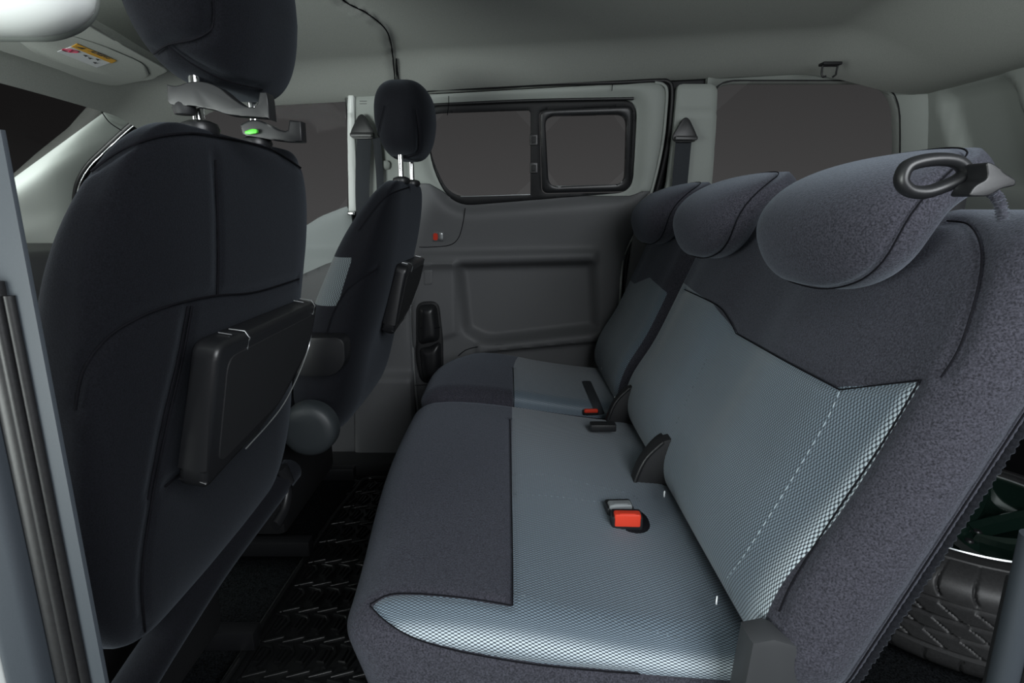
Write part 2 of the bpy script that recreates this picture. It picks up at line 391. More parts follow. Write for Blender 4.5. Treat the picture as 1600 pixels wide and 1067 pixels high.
# trim joints on the door
wall_tube('joint', [(699,180),(700,172),(701,163),(701,150)], .0011, M_SEAM, door1, off=-.013)
wall_tube('joint', [(956,142),(957,132)], .0011, M_SEAM, door1, off=-.013)
wall_tube('joint', [(727,325),(723,350),(716,372),(702,383),(672,386),(655,386)], .0012, M_SEAM, door1, off=-.0125)
wall_tube('joint', [(716,556),(730,546),(755,541),(820,536),(940,528)], .0013, M_SEAM, door1, off=-.018)
wall_tube('joint', [(648,602),(700,600)], .0011, M_SEAM, door1, off=-.013)
# window of the sliding door
fr = struct('window_1'); fr.parent = door1; del fr['kind']; fr.name = 'sliding_window'
PL = fillet(xz([(671,180),(684,177),(829,172),(829,304),(702,308),(671,240)], .03), [.03,.03,.004,.004,.06,.08])
PR = fillet(xz([(851,182),(978,179),(975,288),(857,292)], .03), .03)
wall_panel('window_frame', M_BLACKM, [tuple(q) for q in W_SLIDE], [PL, fillet(xz([(842,172),(988,166),(983,300),(846,303)], .03), .02)], off=.022, res=.008, thick=.012, parent=fr, round_edge=.003)
wall_panel('sash_frame', M_BLACK, fillet(xz([(843,173),(987,167),(982,299),(847,302)], .03), .02), [PR], off=.014, res=.006, thick=.02, parent=fr, round_edge=.003)
wall_panel('glass_pane', M_GLASS, [tuple(q) for q in PL], [], off=.034, res=.05, thick=.004, parent=fr, round_edge=0)
wall_panel('glass_pane', M_GLASS, [tuple(q) for q in PR], [], off=.030, res=.05, thick=.004, parent=fr, round_edge=0)
wall_tube('bright_strip', [(702,307.5),(760,306),(829,304)], .0022, M_STEEL, fr, off=.026)
wall_tube('bright_strip', [(866,291.5),(915,290.5),(962,289),(972,284)], .0028, M_STEEL, fr, off=.02)
wall_tube('slide_rail', [(672,164),(830,157),(990,154)], .0042, M_BLACK, fr, off=.004)
for yy in (216, 260):
    lt = prism('window_latch', fillet([(-.012,-.016),(.012,-.016),(.012,.016),(-.012,.016)], .004), -.014, M_BLACK, fr, origin=tuple(PW(834, yy+2, .016)), bevel=.002)
    prism('latch_button', fillet([(-.006,-.009),(.006,-.009),(.006,.009),(-.006,.009)], .003), -.004, M_BLACKM, lt, origin=tuple(PW(834.5, yy+2, .001)), bevel=.001)
# lock switch and handle of the door
lk = thing('door_lock', None, None); lk.parent = door1; lk.name = 'door_lock'
wall_panel('lock_bezel', M_DGREY, fillet(xz([(676,361),(695,361),(695,377),(676,377)]), .004), off=-.016, res=.004, thick=.006, parent=lk, round_edge=.002)
wall_panel('lock_switch', M_STEEL, fillet(xz([(686,363),(693,363),(693,375),(686,375)]), .003), off=-.021, res=.004, thick=.006, parent=lk, round_edge=.001)
wall_panel('red_marker', M_RED, fillet(xz([(678,364),(685,364),(685,375),(678,375)]), .002), off=-.0175, res=.004, thick=.003, parent=lk, round_edge=0)
hd = thing('door_handle', None, None); hd.parent = door1
cup = fillet(xz([(652,470),(687,468),(693,520),(694,592),(660,597),(652,560)]), [.03,.03,.02,.035,.035,.02])
wall_panel('handle_recess', M_BLACKM, cup, off=-.027, res=.006, thick=.012, parent=hd, round_edge=.004, relief=lambda X, Z: .0*X)
def bulge(poly, a): return lambda X, Z: -a*(1-(1-np.clip(sdpoly(np.stack([X, Z], 1), poly)/.034, 0, 1))**3)
for pp, a in (([(655,474),(684,472),(689,512),(689,530),(660,536),(655,530)], .022), ([(656,540),(672,538),(691,528),(692,588),(662,592)], .018)):
    pl = fillet(xz(pp), .02); wall_panel('handle_lever' if a > .02 else 'handle_base', M_BLACK, pl, off=-.029, res=.006, thick=.012, parent=hd, relief=bulge(pl, a))
wall_tube('lever_joint', [(656,512),(670,514),(688,511)], .001, M_SEAM, hd, off=-.046)
wall_panel('stamped_panel', M_DGREY, fillet(xz([(664,421),(677,420),(677,443),(664,444)]), .003), off=-.0245, res=.006, thick=.003, parent=door1, round_edge=.001)
# bright flange and rubber around the door opening
wall_tube('door_edge', [(640,440),(643,500),(647,580),(652,640),(655,668)], .0042, M_STEEL, door1, off=-.004)
edge = [(1024,128),(1037,131),(1043,142),(1041,180),(1036,225),(1024,280),(1004,345),(984,380),(974,405),(971,440),(968,500)]
wall_tube('door_edge', [(a-1, b+1) for a, b in edge], .0045, M_PALE, door1, off=-.004)
seal = setp(wall_tube('trim_4', [(598,151),(680,139),(760,136),(850,131),(960,129),(1026,126),(1044,128),(1050,140),(1048,180),(1043,225),(1031,280),(1011,345),(991,378),(980,405),(977,440),(974,500)], .0065, M_RUB, None, off=.002), kind='structure')
# front passenger door ------------------------------------------------
door2 = struct('door_2')
wall_panel('door_card', mat('grey_green_trim', (.27,.30,.30), .55, grain=900, grain_amt=.05, bump=.1), xz([(-300,300),(120,292),(125,388),(440,376),(500,338),(546,320),(556,420),(575,700),(-300,900)]), [], off=-.012, parent=door2, relief=lambda X, Z: .012*sm(((Z-.70)/.02)), res=.02)
wall_panel('armrest_panel', M_DGREY, xz([(380,470),(520,408),(556,430),(575,700),(300,800)]), [], off=-.024, parent=door2, res=.02)
wall_panel('glass_pane', M_GLASS, [tuple(q) for q in W_FRONT], [], off=.03, res=.1, thick=.004, parent=door2, round_edge=0)
sl = spline([(116,330),(120,292),(135,262),(160,236),(215,187),(272,153),(340,131),(400,124),(460,121),(500,121),(528,127),(542,146),(546,200),(547,260),(547,322)], 8)
tube('window_seal', [PW(a, b, -.006) for a, b in sl], .008, M_RUB, door2, seg=8, up=(0,1,0))
tube('window_seal', [PW(a+5, b+7, .012) for a, b in sl[:-20]], .007, M_RUB, door2, seg=8, up=(0,1,0))
tube('chrome_strip', [PW(a+2.5, b+2.5, -.012) for a, b in sl[6:60]], .002, M_STEEL, door2, seg=6, up=(0,1,0))
# A pillar with the roof rail, B pillar, C pillar, quarter panel
def rail_relief(X, Z):
    p = np.stack([X, Z], 1); s = -sdpoly(p, W_FRONT); t = sdpoly(p, APIL)
    return .03*np.exp(-(np.clip(s, 0, 1)/.02)**1.5)-.03*np.sin(np.clip(s/(s+t+1e-4), 0, 1)*math.pi)
APIL = xz([(-120,345),(10,284),(60,240),(110,200),(143,163),(146,150),(138,128),(110,112),(262,85),(330,70),(460,80),(560,118),(610,118),(610,150),(547,150),(545,300),(125,400),(20,420)])
setp(wall_panel('trim_1', M_PALE, APIL, [[tuple(q) for q in W_FRONT]], off=-.014, relief=rail_relief, res=.012), kind='structure')
ap = bpy.data.objects['trim_1']
wall_tube('joint', [(145,148),(155,168),(170,190),(190,204)], .0015, M_SEAM, ap, off=-.046)
setp(wall_panel('trim_2', M_PALE, xz([(549,150),(634,146),(642,330),(557,335)]), off=-.016, res=.015), kind='structure')
bp = bpy.data.objects['trim_2']
wall_panel('pillar_edge', M_WHITE, xz([(547,150),(557,150),(561,332),(548,332)]), off=-.03, res=.01, thick=.02, parent=bp)
wall_panel('lower_cover', M_DGREY, xz([(557,337),(642,332),(640,440),(652,680),(640,722),(560,735)]), off=-.016, res=.012, parent=bp,
    relief=lambda X, Z: -.03*sm((.32-Z)/.03)+.02*sm((X+.34)/.02))
wall_panel('height_adjuster', M_PALE, fillet(xz([(596,252),(612,252),(612,266),(596,266)]), .004), off=-.032, res=.01, thick=.016, parent=bp)
for k in range(2): wall_tube('stamped_line', [(562,158+4*k),(573,158+4*k)], .0009, M_DGREY, bp, off=-.0165)
setp(wall_panel('trim_3', M_PALE, fillet(xz([(1056,133),(1118,133),(1106,420),(985,420),(1005,370),(1040,290)]), [.015,.02,.02,.02,.02,.02]), off=-.022, res=.01,
    relief=lambda X, Z: .004*np.exp(-((Z-float(PW(1080,177)[2]))/.003)**2)), kind='structure')
def q_relief(X, Z):
    s = -sdpoly(np.stack([X, Z], 1), W_QUART); return .05*np.exp(-(np.clip(s, 0, 1)/.035)**1.7)
setp(wall_panel('trim_5', M_PALE, xz([(1108,112),(1470,95),(1520,160),(1520,300),(1108,300)]), [[tuple(q) for q in W_QUART]], off=-.002, relief=q_relief, res=.012), kind='structure')
setp(wall_panel('trim_6', M_DGREY, xz([(1000,302),(1520,302),(1560,1000),(900,1000)]), [[tuple(q) for q in W_QUART]], off=-.035, res=.03), kind='structure')
w3 = struct('window_2'); wall_panel('glass_pane', M_GLASS, [tuple(q) for q in W_QUART], [], off=.03, res=.1, thick=.004, parent=w3, round_edge=0)
# rear wall with pale door trim
rw = struct('wall_rear')
def rear_panel(name, m, poly, holes=(), off=0, thick=.02, relief=None, res=.015):
    pa = np.array(poly); (a0, b0), (a1, b1) = pa.min(0)-.003, pa.max(0)+.003; g, q = grid(a0, a1, b0, b1, res)
    V = np.stack([0*g[:, 0], g[:, 0], g[:, 1]], 1); V, q, _ = clip(V, q, {}, sdpoly(V[:, 1:], poly))
    for h in holes: V, q, _ = clip(V, q, {}, -sdpoly(V[:, 1:], h))
    V[:, 0] = 1.20+.3*(1.18-V[:, 2])+off+(relief(V[:, 1], V[:, 2]) if relief is not None else 0)
    q = [f[::-1] for f in q]; V, q, _ = add_rim(V, q, (thick, 0, 0)); return mesh(name, V, q, m, rw, sharp=50)
def yz(pts, X=1.23): return [tuple(P(a, b, X=X)[1:]) for a, b in pts]
rec = fillet(yz([(1474,142),(1597,104),(1600,300),(1474,300)]), .06)
rear_panel('rear_trim', M_PALE, [(1.25,.72),(1.9,.72),(1.9,1.26),(1.25,1.28)], relief=lambda y, z: .035*sm(sdpoly(np.stack([y, z], 1), rec)/.03))
rear_panel('rear_lower_trim', M_BLACKM, [(.3,0),(1.9,0),(1.9,.715),(.3,.715)], off=-.01)
rear_panel('rear_door_frame', M_BLACKM, [(.3,.72),(1.245,.72),(1.245,1.28),(.3,1.28)], [fillet([(.45,.8),(1.14,.8),(1.14,1.18),(.45,1.18)], .05)], off=-.015)
rear_panel('glass_pane', M_GLASSD, [(.44,.79),(1.15,.79),(1.15,1.19),(.44,1.19)], off=.01, thick=.004, res=.1)

# ceiling ---------------------------------------------------------------
g, q = grid(-1.02, 1.24, .25, 1.80, .012); V = np.zeros((len(g), 3)); V[:, :2] = g
def ceil_z(X, Y):
    z = Zc(X)+.045*(1-sm((Y-1.55)/.27)**1.0)+.03*(1-((Y-1.05)/.8)**2)
    z = z-.028*sm((1.12-Y-0.0)/.9)*0
    z = z-(z-1.172)*sm((X-.80)/.38)
    return z
def PC(px, py):
    z = 1.2
    for _ in range(12): p = P(px, py, Z=z); z = float(ceil_z(p[0], min(p[1], 1.8)))
    return p
curve = [tuple(PC(a, b)[:2]) for a, b in spline([(505,-30),(540,0),(572,17),(600,40),(610,62),(615,95),(624,142)], 5)]
sdf = sdpoly(V[:, :2], [(-1.2, -.2), (curve[0][0], -.2)]+curve+[(curve[-1][0], 2.0), (-1.2, 2.0)])
V[:, 2] = ceil_z(V[:, 0], V[:, 1])-.010*sm((sdf+.002)/.012)-.12*sm((-.82-V[:, 0])/.25)**1.4
setp(mesh('ceiling', V, [f[::-1] for f in q], M_HEAD), kind='structure')
ce = bpy.data.objects['ceiling']
tube('headliner_joint', [(x, y, float(ceil_z(np.array(x), np.array(y)))-.0035) for x, y in curve], .0016, M_SEAM, ce, seg=6)
# roof skin above, windscreen header, windscreen
setp(box('trim_7', (.15, 1.0, 1.36), (2.5, 1.9, .03), M_WHITE, bevel=.01), kind='structure')
hdpts = [P(a, b, X=-1.0) for a, b in ((-400,-20),(-100,45),(0,78),(70,101),(140,124))]
g = spline(hdpts, 8); setp(tube('trim_8', g, .022, M_PALE, None, seg=12, up=(0,0,1)), kind='structure')
ws = struct('window_3')
V = [(-1.03,-.1,1.15),(-1.03,1.62,1.13),(-1.95,1.90,.72),(-1.95,-.2,.72)]; Vn = [(a-.004, b, c-.006) for a, b, c in V]
mesh('glass_pane', V+Vn, [[0,1,2,3],[7,6,5,4],[0,4,5,1],[1,5,6,2],[2,6,7,3],[3,7,4,0]], M_GLASSD, ws, smooth=False)
setp(box('dashboard', (-1.45, 1.0, .62), (.62, 1.7, .25), M_DGREY, bevel=.06, seg=4), 'dark grey dashboard ahead of the front seats, under the windscreen', 'dashboard')
bpy.data.objects['dashboard'].name = 'dashboard'

# floor -----------------------------------------------------------------
setp(box('floor', (-.1, 1.08, -.03), (3.4, 1.72, .04), M_CARPET, bevel=.004), kind='structure')
fl = bpy.data.objects['floor']
setp(box('trim_9', (-.25, 1.80, .01), (.9, .10, .05), M_BLACKM, bevel=.01), kind='structure')

exec_rest = True
# ================================================================== SEATS
def smooth_step(a, b, x): return sm((x-a)/(b-a))
def upholstered(name, V, Fc, m, parent, lines=(), depth=.0035, width=.005, attrs=None, fields=(), seam_r=.0011, seam_m=None):
    """V, Fc dense soft body; lines = seams lying on it; fields = [(field, name, material)] regions cut out as parts of their own"""
    V = groove(V, Fc, lines, depth, width); A = dict(attrs or {})
    for k, (f, _, _) in enumerate(fields): A['f%d' % k] = f
    for k, (f, nm, mm) in enumerate(fields):
        V2, F2, A2 = clip(V, Fc, A, A['f%d' % k]); mesh(nm, V2, F2, mm, parent, {q: A2[q] for q in A2 if A2[q].ndim == 2})
        V, Fc, A = clip(V, Fc, A, -A['f%d' % k])
    o = mesh(name, V, Fc, m, parent, {q: A[q] for q in A if A[q].ndim == 2})
    seam_parts(lines, seam_m or M_SEAM, parent, r=seam_r); return o
def sample_surface(V, Fc, pts, lift=0.0):      # nearest points of the soft body
    b = bvh_of(V, Fc); out = []
    for p_ in pts:
        h = b.find_nearest(Vector(p_)); out.append(np.array(h[0]+h[1]*lift))
    return out
# ---- rear bench: X backwards, plane of the backrests
LEAN = math.atan(.42)
def back_frame(z0=.37):
    x0 = .266+(z0-.40)*.42; return np.array([x0, 0, z0]), np.array([math.sin(LEAN), 0, math.cos(LEAN)]), np.array([math.cos(LEAN), 0, -math.sin(LEAN)])
BO, BS, BN = back_frame()                       # origin at the crease, up the backrest, into the backrest
def plane_pt(px, py):                           # pixel -> (Y, s) on the front face of the backrests
    d = ray(px, py); t = (BN@(BO-CAM))/(BN@d); p = CAM+d*t; return (p[1], (p-BO)@BS)
def rear_backrest(parent, y0, y1, H, insert, near_trim, cuts, T=.11, res=.006):
    hw = (y1-y0)/2; yc = (y0+y1)/2
    p, s, Fc = softbox((T/2, hw, H/2), (.045, .05, .06), res)
    a = s[:, 1]; S_ = s[:, 2]+H/2; n = s[:, 0]+T/2
    front = np.clip(1-n/(T*.7), 0, 1)
    yy = yc+a; bul = np.zeros(len(s))
    for c in cuts: bul += .012*np.exp(-((yy-c)/.12)**4)*np.sin(np.clip(S_/H, 0, 1)*math.pi)
    n = n-front*bul-front*.014*np.exp(-((S_-.10)/.07)**2)
    V = BO+np.outer(S_, BS)+np.outer(n, BN); V[:, 1] = yy
    ps = p[:, 2]+H/2
    return V, Fc, p, yy, S_, ps
def seat_insert_field(yy, ps, p, T, poly):
    f = sdpoly(np.stack([yy, ps], 1), poly); return np.where(p[:, 0] < -T/2+.002, f, -np.abs(f)-.004) if True else f
# double bench backrest
bench = thing('rear_bench', 'double part of the rear bench nearest the camera, charcoal and blue-grey woven cloth', 'car seat')
T = .092; Y0, Y1 = .475, 1.335; H = .535
V, Fc, p, yy, S_, ps = rear_backrest(bench, Y0, Y1, H, None, True, (.70, 1.12), T)
pts = [plane_pt(*q) for q in [(1437,594),(1312,609),(1150,521),(1120,477)]]
poly = [(pts[0][0], -.02), pts[0], pts[1], pts[2], pts[3], (Y1+.05, pts[3][1]+.018), (Y1+.05, -.02)]
# cloth coordinate: across the seat and up it; keep only faces that look forward
f = sdpoly(np.stack([Y0+(p[:, 1]+(Y1-Y0)/2), ps], 1), poly); f = np.where(p[:, 0] <= -T/2+1e-6, f, np.minimum(f, -.003-(p[:, 0]+T/2)))
edge_d = np.clip(yy-pts[0][0], 0, 1)
wv = np.stack([ps, yy, .12+.88*np.exp(-(edge_d/(.009+.024*np.clip(1-ps/.3, 0, 1)))**2)*1.0], 1)
b = bvh_of(V, Fc)
lines = [cast_line(b, [(1437,594),(1370,602),(1312,609)], 8), cast_line(b, [(1312,609),(1230,566),(1150,521)], 8), cast_line(b, [(1150,521),(1138,498),(1120,477),(1075,455),(1048,441)], 6),
         cast_line(b, [(1437,594),(1380,690),(1300,810),(1240,905),(1217,955)], 10),
         cast_line(b, [(1480,345),(1515,352),(1533,390),(1528,450),(1500,540),(1470,590)], 8),
         sample_surface(V, Fc, [BO+BS*s_+BN*(T-.026)+np.array([0, Y0-.002, 0]) for s_ in np.linspace(.03, H-.04, 90)])]
upholstered('backrest_cover', V, Fc, M_FAB, bench, lines, .004, .006, {'wv': wv}, [(f, 'backrest_insert', M_WEAVE)], seam_r=.0009)
st = cast_line(b, [(1312,612),(1290,660),(1240,745),(1200,810),(1160,872),(1135,905)], 12, lift=.0003); stitches(st, bench, M_STITCH, .007, .005, .0008)
st2 = cast_line(b, [(1105,560),(1085,600),(1062,650),(1045,690),(1035,712)], 12, lift=.0002); stitches(st2, bench, mat('grey_thread', (.12,.15,.17), .8), .004, .005, .0006)
# carpeted back with a knobbly welt down its near edge
def welt(px_pts, parent, r, nm, m):
    l = cast_line(b, px_pts, 14, lift=.001)
    return l
wl = sample_surface(V, Fc, [BO+BS*s_+BN*(T-.004)+np.array([0, Y0-.002, 0]) for s_ in np.linspace(.02, H-.03, 220)], .001)
tube('edge_welt', wl, [.0048+.0009*math.sin(i*1.9)+.0004*math.sin(i*.7) for i in range(220)], M_FABK, bench, seg=8)
# cushions
def cushion(y0, y1, x0, x1, ztop, parent, endstrip, res=.005, rf=.06, slope=.05):
    hx, hy, hz = (x1-x0)/2, (y1-y0)/2, .075
    p, s, Fc = softbox((hx, hy, hz), (rf, .05, .045), res)
    X = s[:, 0]+(x0+x1)/2; Y = s[:, 1]+(y0+y1)/2; Z = s[:, 2]+ztop-hz
    up = sm((s[:, 2]+hz)/(2*hz)); fx = (s[:, 0]+hx)/(2*hx)
    Z = Z-up*slope*sm((fx-.15)/.85)-.012*up*np.clip(1-fx/.2, 0, 1)**2
    Z = Z+up*.010*np.sin(np.clip((s[:, 1]+hy)/(2*hy), 0, 1)*math.pi)
    if endstrip: X = X+.035*np.clip(1-fx*1.5, 0, 1)*np.exp(-((s[:, 1]+hy)/.30)**2)
    X = X+.03*(1-up)*np.clip(1-fx*2, 0, 1)          # front face tucks under
    return p, np.stack([X, Y, Z], 1), Fc, hx, hy, hz
x0, x1 = -.235, .31; CY0, CY1 = .545, 1.30
p, V, Fc, hx, hy, hz = cushion(CY0, CY1, x0, x1, .415, bench, True)
px_ = p[:, 0]+(x0+x1)/2; v = (p[:, 1]+hy)-(hz-p[:, 2]); v = np.where(p[:, 2] >= hz-1e-6, p[:, 1]+hy, np.where(p[:, 1] <= -hy+1e-6, -(hz-p[:, 2]), v))
top = (p[:, 2] >= hz-1e-6); endf = (p[:, 1] <= -hy+1e-6)&~top; other = ~(top|endf)
SEAMX = .001
A_ = V[:, 0]-SEAMX
wtop = .049-.018*np.clip((px_+.12)/.12, 0, 1); wl_ = -.052+.0*px_
tap = np.clip((px_+.205)/.12, 0, 1)**.6
Bf = np.minimum(wtop*tap+.02*(1-tap)-v, v-(wl_*tap+.02*(1-tap)))-.0*tap; Bf = np.where(px_ < -.205, -.01, Bf)
f = np.where(top, np.maximum(A_, Bf), np.where(endf, Bf, -.004-np.abs(v)*.02)); pxv = V-CAM; dep = pxv[:, 1]*CP-pxv[:, 2]*SP; upv = pxv[:, 1]*SP+pxv[:, 2]*CP
scr = np.stack([800+F*pxv[:, 0]/dep, 533.5-F*upv/dep], 1)      # outline of the insert traced on the cushion, laid onto its surface
lens = [(801,946)]+[tuple(q) for q in spline([(801,946),(755,938),(700,931),(640,927),(605,930),(578,946)], 5)][1:]+[tuple(q) for q in spline([(578,946),(605,972),(650,998),(720,1018),(820,1036),(900,1045),(1000,1053)], 5)][1:]
f = np.where(top|endf, sdpoly(scr, [(799,300)]+lens+[(1500,1090),(1500,300)])*dep/F, -.004)
bright = .08+.80*np.exp(-((v+.026)/.015)**2)
wv = np.stack([px_, v, bright], 1)
b = bvh_of(V, Fc)
ln = [cast_line(b, [(797,655),(799,760),(801,880),(801,946)], 10), cast_line(b, [(801,946),(755,938),(700,931),(640,927),(605,930),(578,944)], 8), cast_line(b, [(578,946),(605,972),(650,998),(720,1018),(820,1036),(900,1045),(1000,1053)], 8)]
upholstered('cushion_cover', V, Fc, M_FAB, bench, ln, .0035, .005, {'wv': wv}, [(f, 'cushion_insert', M_WEAVE)], seam_r=.0008)
for l_ in ([(803,742),(860,742),(920,757),(985,772),(1003,790)], [(803,772),(860,775),(925,783),(948,786)], [(803,926),(880,948),(980,975),(1075,1000)], [(1035,800),(1068,845),(1100,900),(1128,965)]):
    l2 = cast_line(b, l_, 10, lift=.0003); stitches(l2, bench, bpy.data.materials['grey_thread'], .004, .006, .0006)
seat_frame = box('seat_frame', (.06, .93, .30), (.42, .70, .09), M_BLACKM, bench, bevel=.02)
for yy_ in (.66, 1.2): box('floor_bracket', (.06, yy_, .13), (.34, .04, .26), M_BLACKM, bench, bevel=.01)
# single rear seat (far)
single = thing('rear_single_seat', 'narrow single part of the rear bench beside the sliding door, in shade', 'car seat')
T2 = .105; SY0, SY1 = 1.35, 1.775
V, Fc, p, yy, S_, ps = rear_backrest(single, SY0, SY1, H, None, True, (1.55,), T2)
V[:, 0] -= .01
f = sdpoly(np.stack([SY0+(p[:, 1]+(SY1-SY0)/2), ps], 1), [(1.36,-.02),(1.36,.31),(1.50,.325),(1.62,.29),(1.80,.29),(1.80,-.02)]); f = np.where(p[:, 0] <= -T2/2+1e-6, f, -.003-(p[:, 0]+T2/2))
wv = np.stack([ps, yy, .1+0*yy], 1)
upholstered('backrest_cover', V, Fc, M_FAB, single, [], .004, .006, {'wv': wv}, [(f, 'backrest_insert', M_WEAVE)])
p, V, Fc, hx, hy, hz = cushion(1.332, 1.745, -.235, .31, .418, single, False)
V[:, 0] += .10*np.exp(-((V[:, 1]-1.77)/.13)**2)*np.clip(1-(V[:, 0]+.235)/.3, 0, 1)
px_ = p[:, 0]+.0375; top = p[:, 2] >= hz-1e-6; endf = (p[:, 1] <= -hy+1e-6)&~top
f = np.where(top, px_-.003, np.where(endf, np.minimum(px_-.003, p[:, 2]-hz+.03), -.004)); wv = np.stack([px_, p[:, 1]-(hz-p[:, 2]), .1+.3*np.exp(-((hz-p[:, 2]+p[:, 1]+hy)/.01)**2)], 1)
b = bvh_of(V, Fc); ln = [cast_line(b, [(803,640),(803,610),(802,575)], 8)]
upholstered('cushion_cover', V, Fc, M_FAB, single, ln, .003, .005, {'wv': wv}, [(f, 'cushion_insert', M_WEAVE)], seam_r=.0008)
box('seat_frame', (.06, 1.53, .30), (.42, .36, .09), M_BLACKM, single, bevel=.02)
box('floor_bracket', (.06, 1.53, .13), (.34, .04, .26), M_BLACKM, single, bevel=.01)
# rear head restraints: comma shaped, hooked over the backrest
def rear_headrest(parent, yc, k=1.0, wid=.143, m=M_FAB, dz=0):
    p, s, Fc = softbox((.054, wid, .088), (.052, wid*.93, .083), .006, 2.5)
    sv = s[:, 2]/.088; a = s[:, 1]/wid; n = s[:, 0]
    thick = 1.0-.25*np.clip(-sv, 0, 1)
    x = n*thick+.052*np.clip(sv+.40, 0, 2)**2+.008*sv-.012*(1-a**2)*(n < 0)
    z = s[:, 2]-.045*np.clip(n/.05, 0, 1)*np.clip(sv, 0, 1)-.020*np.clip(sv, 0, 1)**2+.004
    y = s[:, 1]*(1-.10*np.clip(-sv, 0, 1)**2)
    V = np.stack([.382+x, yc+y, .842+dz+z], 1)
    ring = (np.abs(p[:, 1]) >= wid-1e-6)|(np.abs(p[:, 2]) >= .088-1e-6)
    # seam ring where the pad meets the side band
    c = -.012; sel = np.where(ring&(np.abs(p[:, 0]-c) <= .0035))[0]; ang = np.arctan2(p[sel, 2]/.088, p[sel, 1]/wid); o_ = sel[np.argsort(ang)]
    l = [V[i] for i in o_]; l = [q_ for i, q_ in enumerate(l) if i % 2 == 0]; l.append(l[0])
    hr = bpy.data.objects.new('head_restraint', None); COL.objects.link(hr); hr.parent = parent
    upholstered('restraint_pad', V, Fc, m, hr, [l], .004, .005, seam_r=.0009)
    box('restraint_stalk', (.46, yc, .85), (.07, .12, .05), M_BLACK, hr, bevel=.012)
    return hr
rear_headrest(bench, .700); rear_headrest(bench, 1.115); rear_headrest(single, 1.535)

# hinge covers between cushion and backrest ------------------------------
def swept(name, prof, yc, w_, m, parent, bevel=.004):
    return prism(name, prof, w_, m, parent, origin=(0, yc+w_/2, 0), ax=(1,0,0), ay=(0,0,1), bevel=bevel)
def hinge(parent, px, py, w_, yc):
    c = P(px, py, Y=yc); x, z = c[0]-.012, c[2]
    hc = bpy.data.objects.new('hinge_cover', None); COL.objects.link(hc); hc.parent = parent
    prof = [tuple(q) for q in spline([(x-.034, z-.085),(x-.028, z-.02),(x-.010, z+.034),(x+.024, z+.068),(x+.06, z+.055),(x+.05, z-.085)], 5, True)]
    swept('cover_shell', prof, yc-w_*.25, w_*.5, M_BLACKM, hc, .003)
    prof = [(a+.012, b_-.004) for a, b_ in prof]; swept('cover_inner', prof, yc+w_*.28, w_*.45, M_BLACK, hc, .003)
    rib = [(x-.032, yc-w_*.5, z-.06),(x-.026, yc-w_*.5, z-.02),(x-.008, yc-w_*.5, z+.032),(x+.022, yc-w_*.5, z+.066)]
    tube('cover_rib', spline(rib, 6), .0035, M_BLACK, hc, seg=8)
hinge(bench, 1018, 735, .055, .96); hinge(bench, 972, 645, .04, 1.27)
prof = [(-.03,-.20),(.07,-.20),(.085,.035),(.045,.06),(.0,.045)]
c = P(1185, 1005, Y=.50)
swept('hinge_end_cover', [(c[0]-.028, .20),(c[0]+.07, .20),(c[0]+.055, c[2]+.0),(c[0]+.01, c[2]+.015),(c[0]-.012, c[2]+.01)], .505, .035, mat('charcoal_plastic', (.035,.037,.04), .55), bench, .008)
# small anchor tags
def tag_mark(px, py, parent, X=None, Y=None, r=.0035):
    c = P(px, py, Y=Y); o = prism('anchor_tag', [(r*math.cos(t), 1.6*r*math.sin(t)) for t in np.linspace(0, 2*math.pi, 13)[:-1]], -.0015, M_LWH, parent, origin=tuple(c), ax=(.5,1,0), ay=(0,0,1), bevel=0)
    prism('tag_mark', [(r*.5*math.cos(t), .7*r*math.sin(t)) for t in np.linspace(0, 2*math.pi, 9)[:-1]], -.0022, M_LBLK, o, origin=tuple(c), ax=(.5,1,0), ay=(0,0,1), bevel=0)
def cast_obj(o, px, py):
    me = o.data; bb = bvh_of([v.co for v in me.vertices], [p_.vertices for p_ in me.polygons]); return cast(bb, px, py, .001)

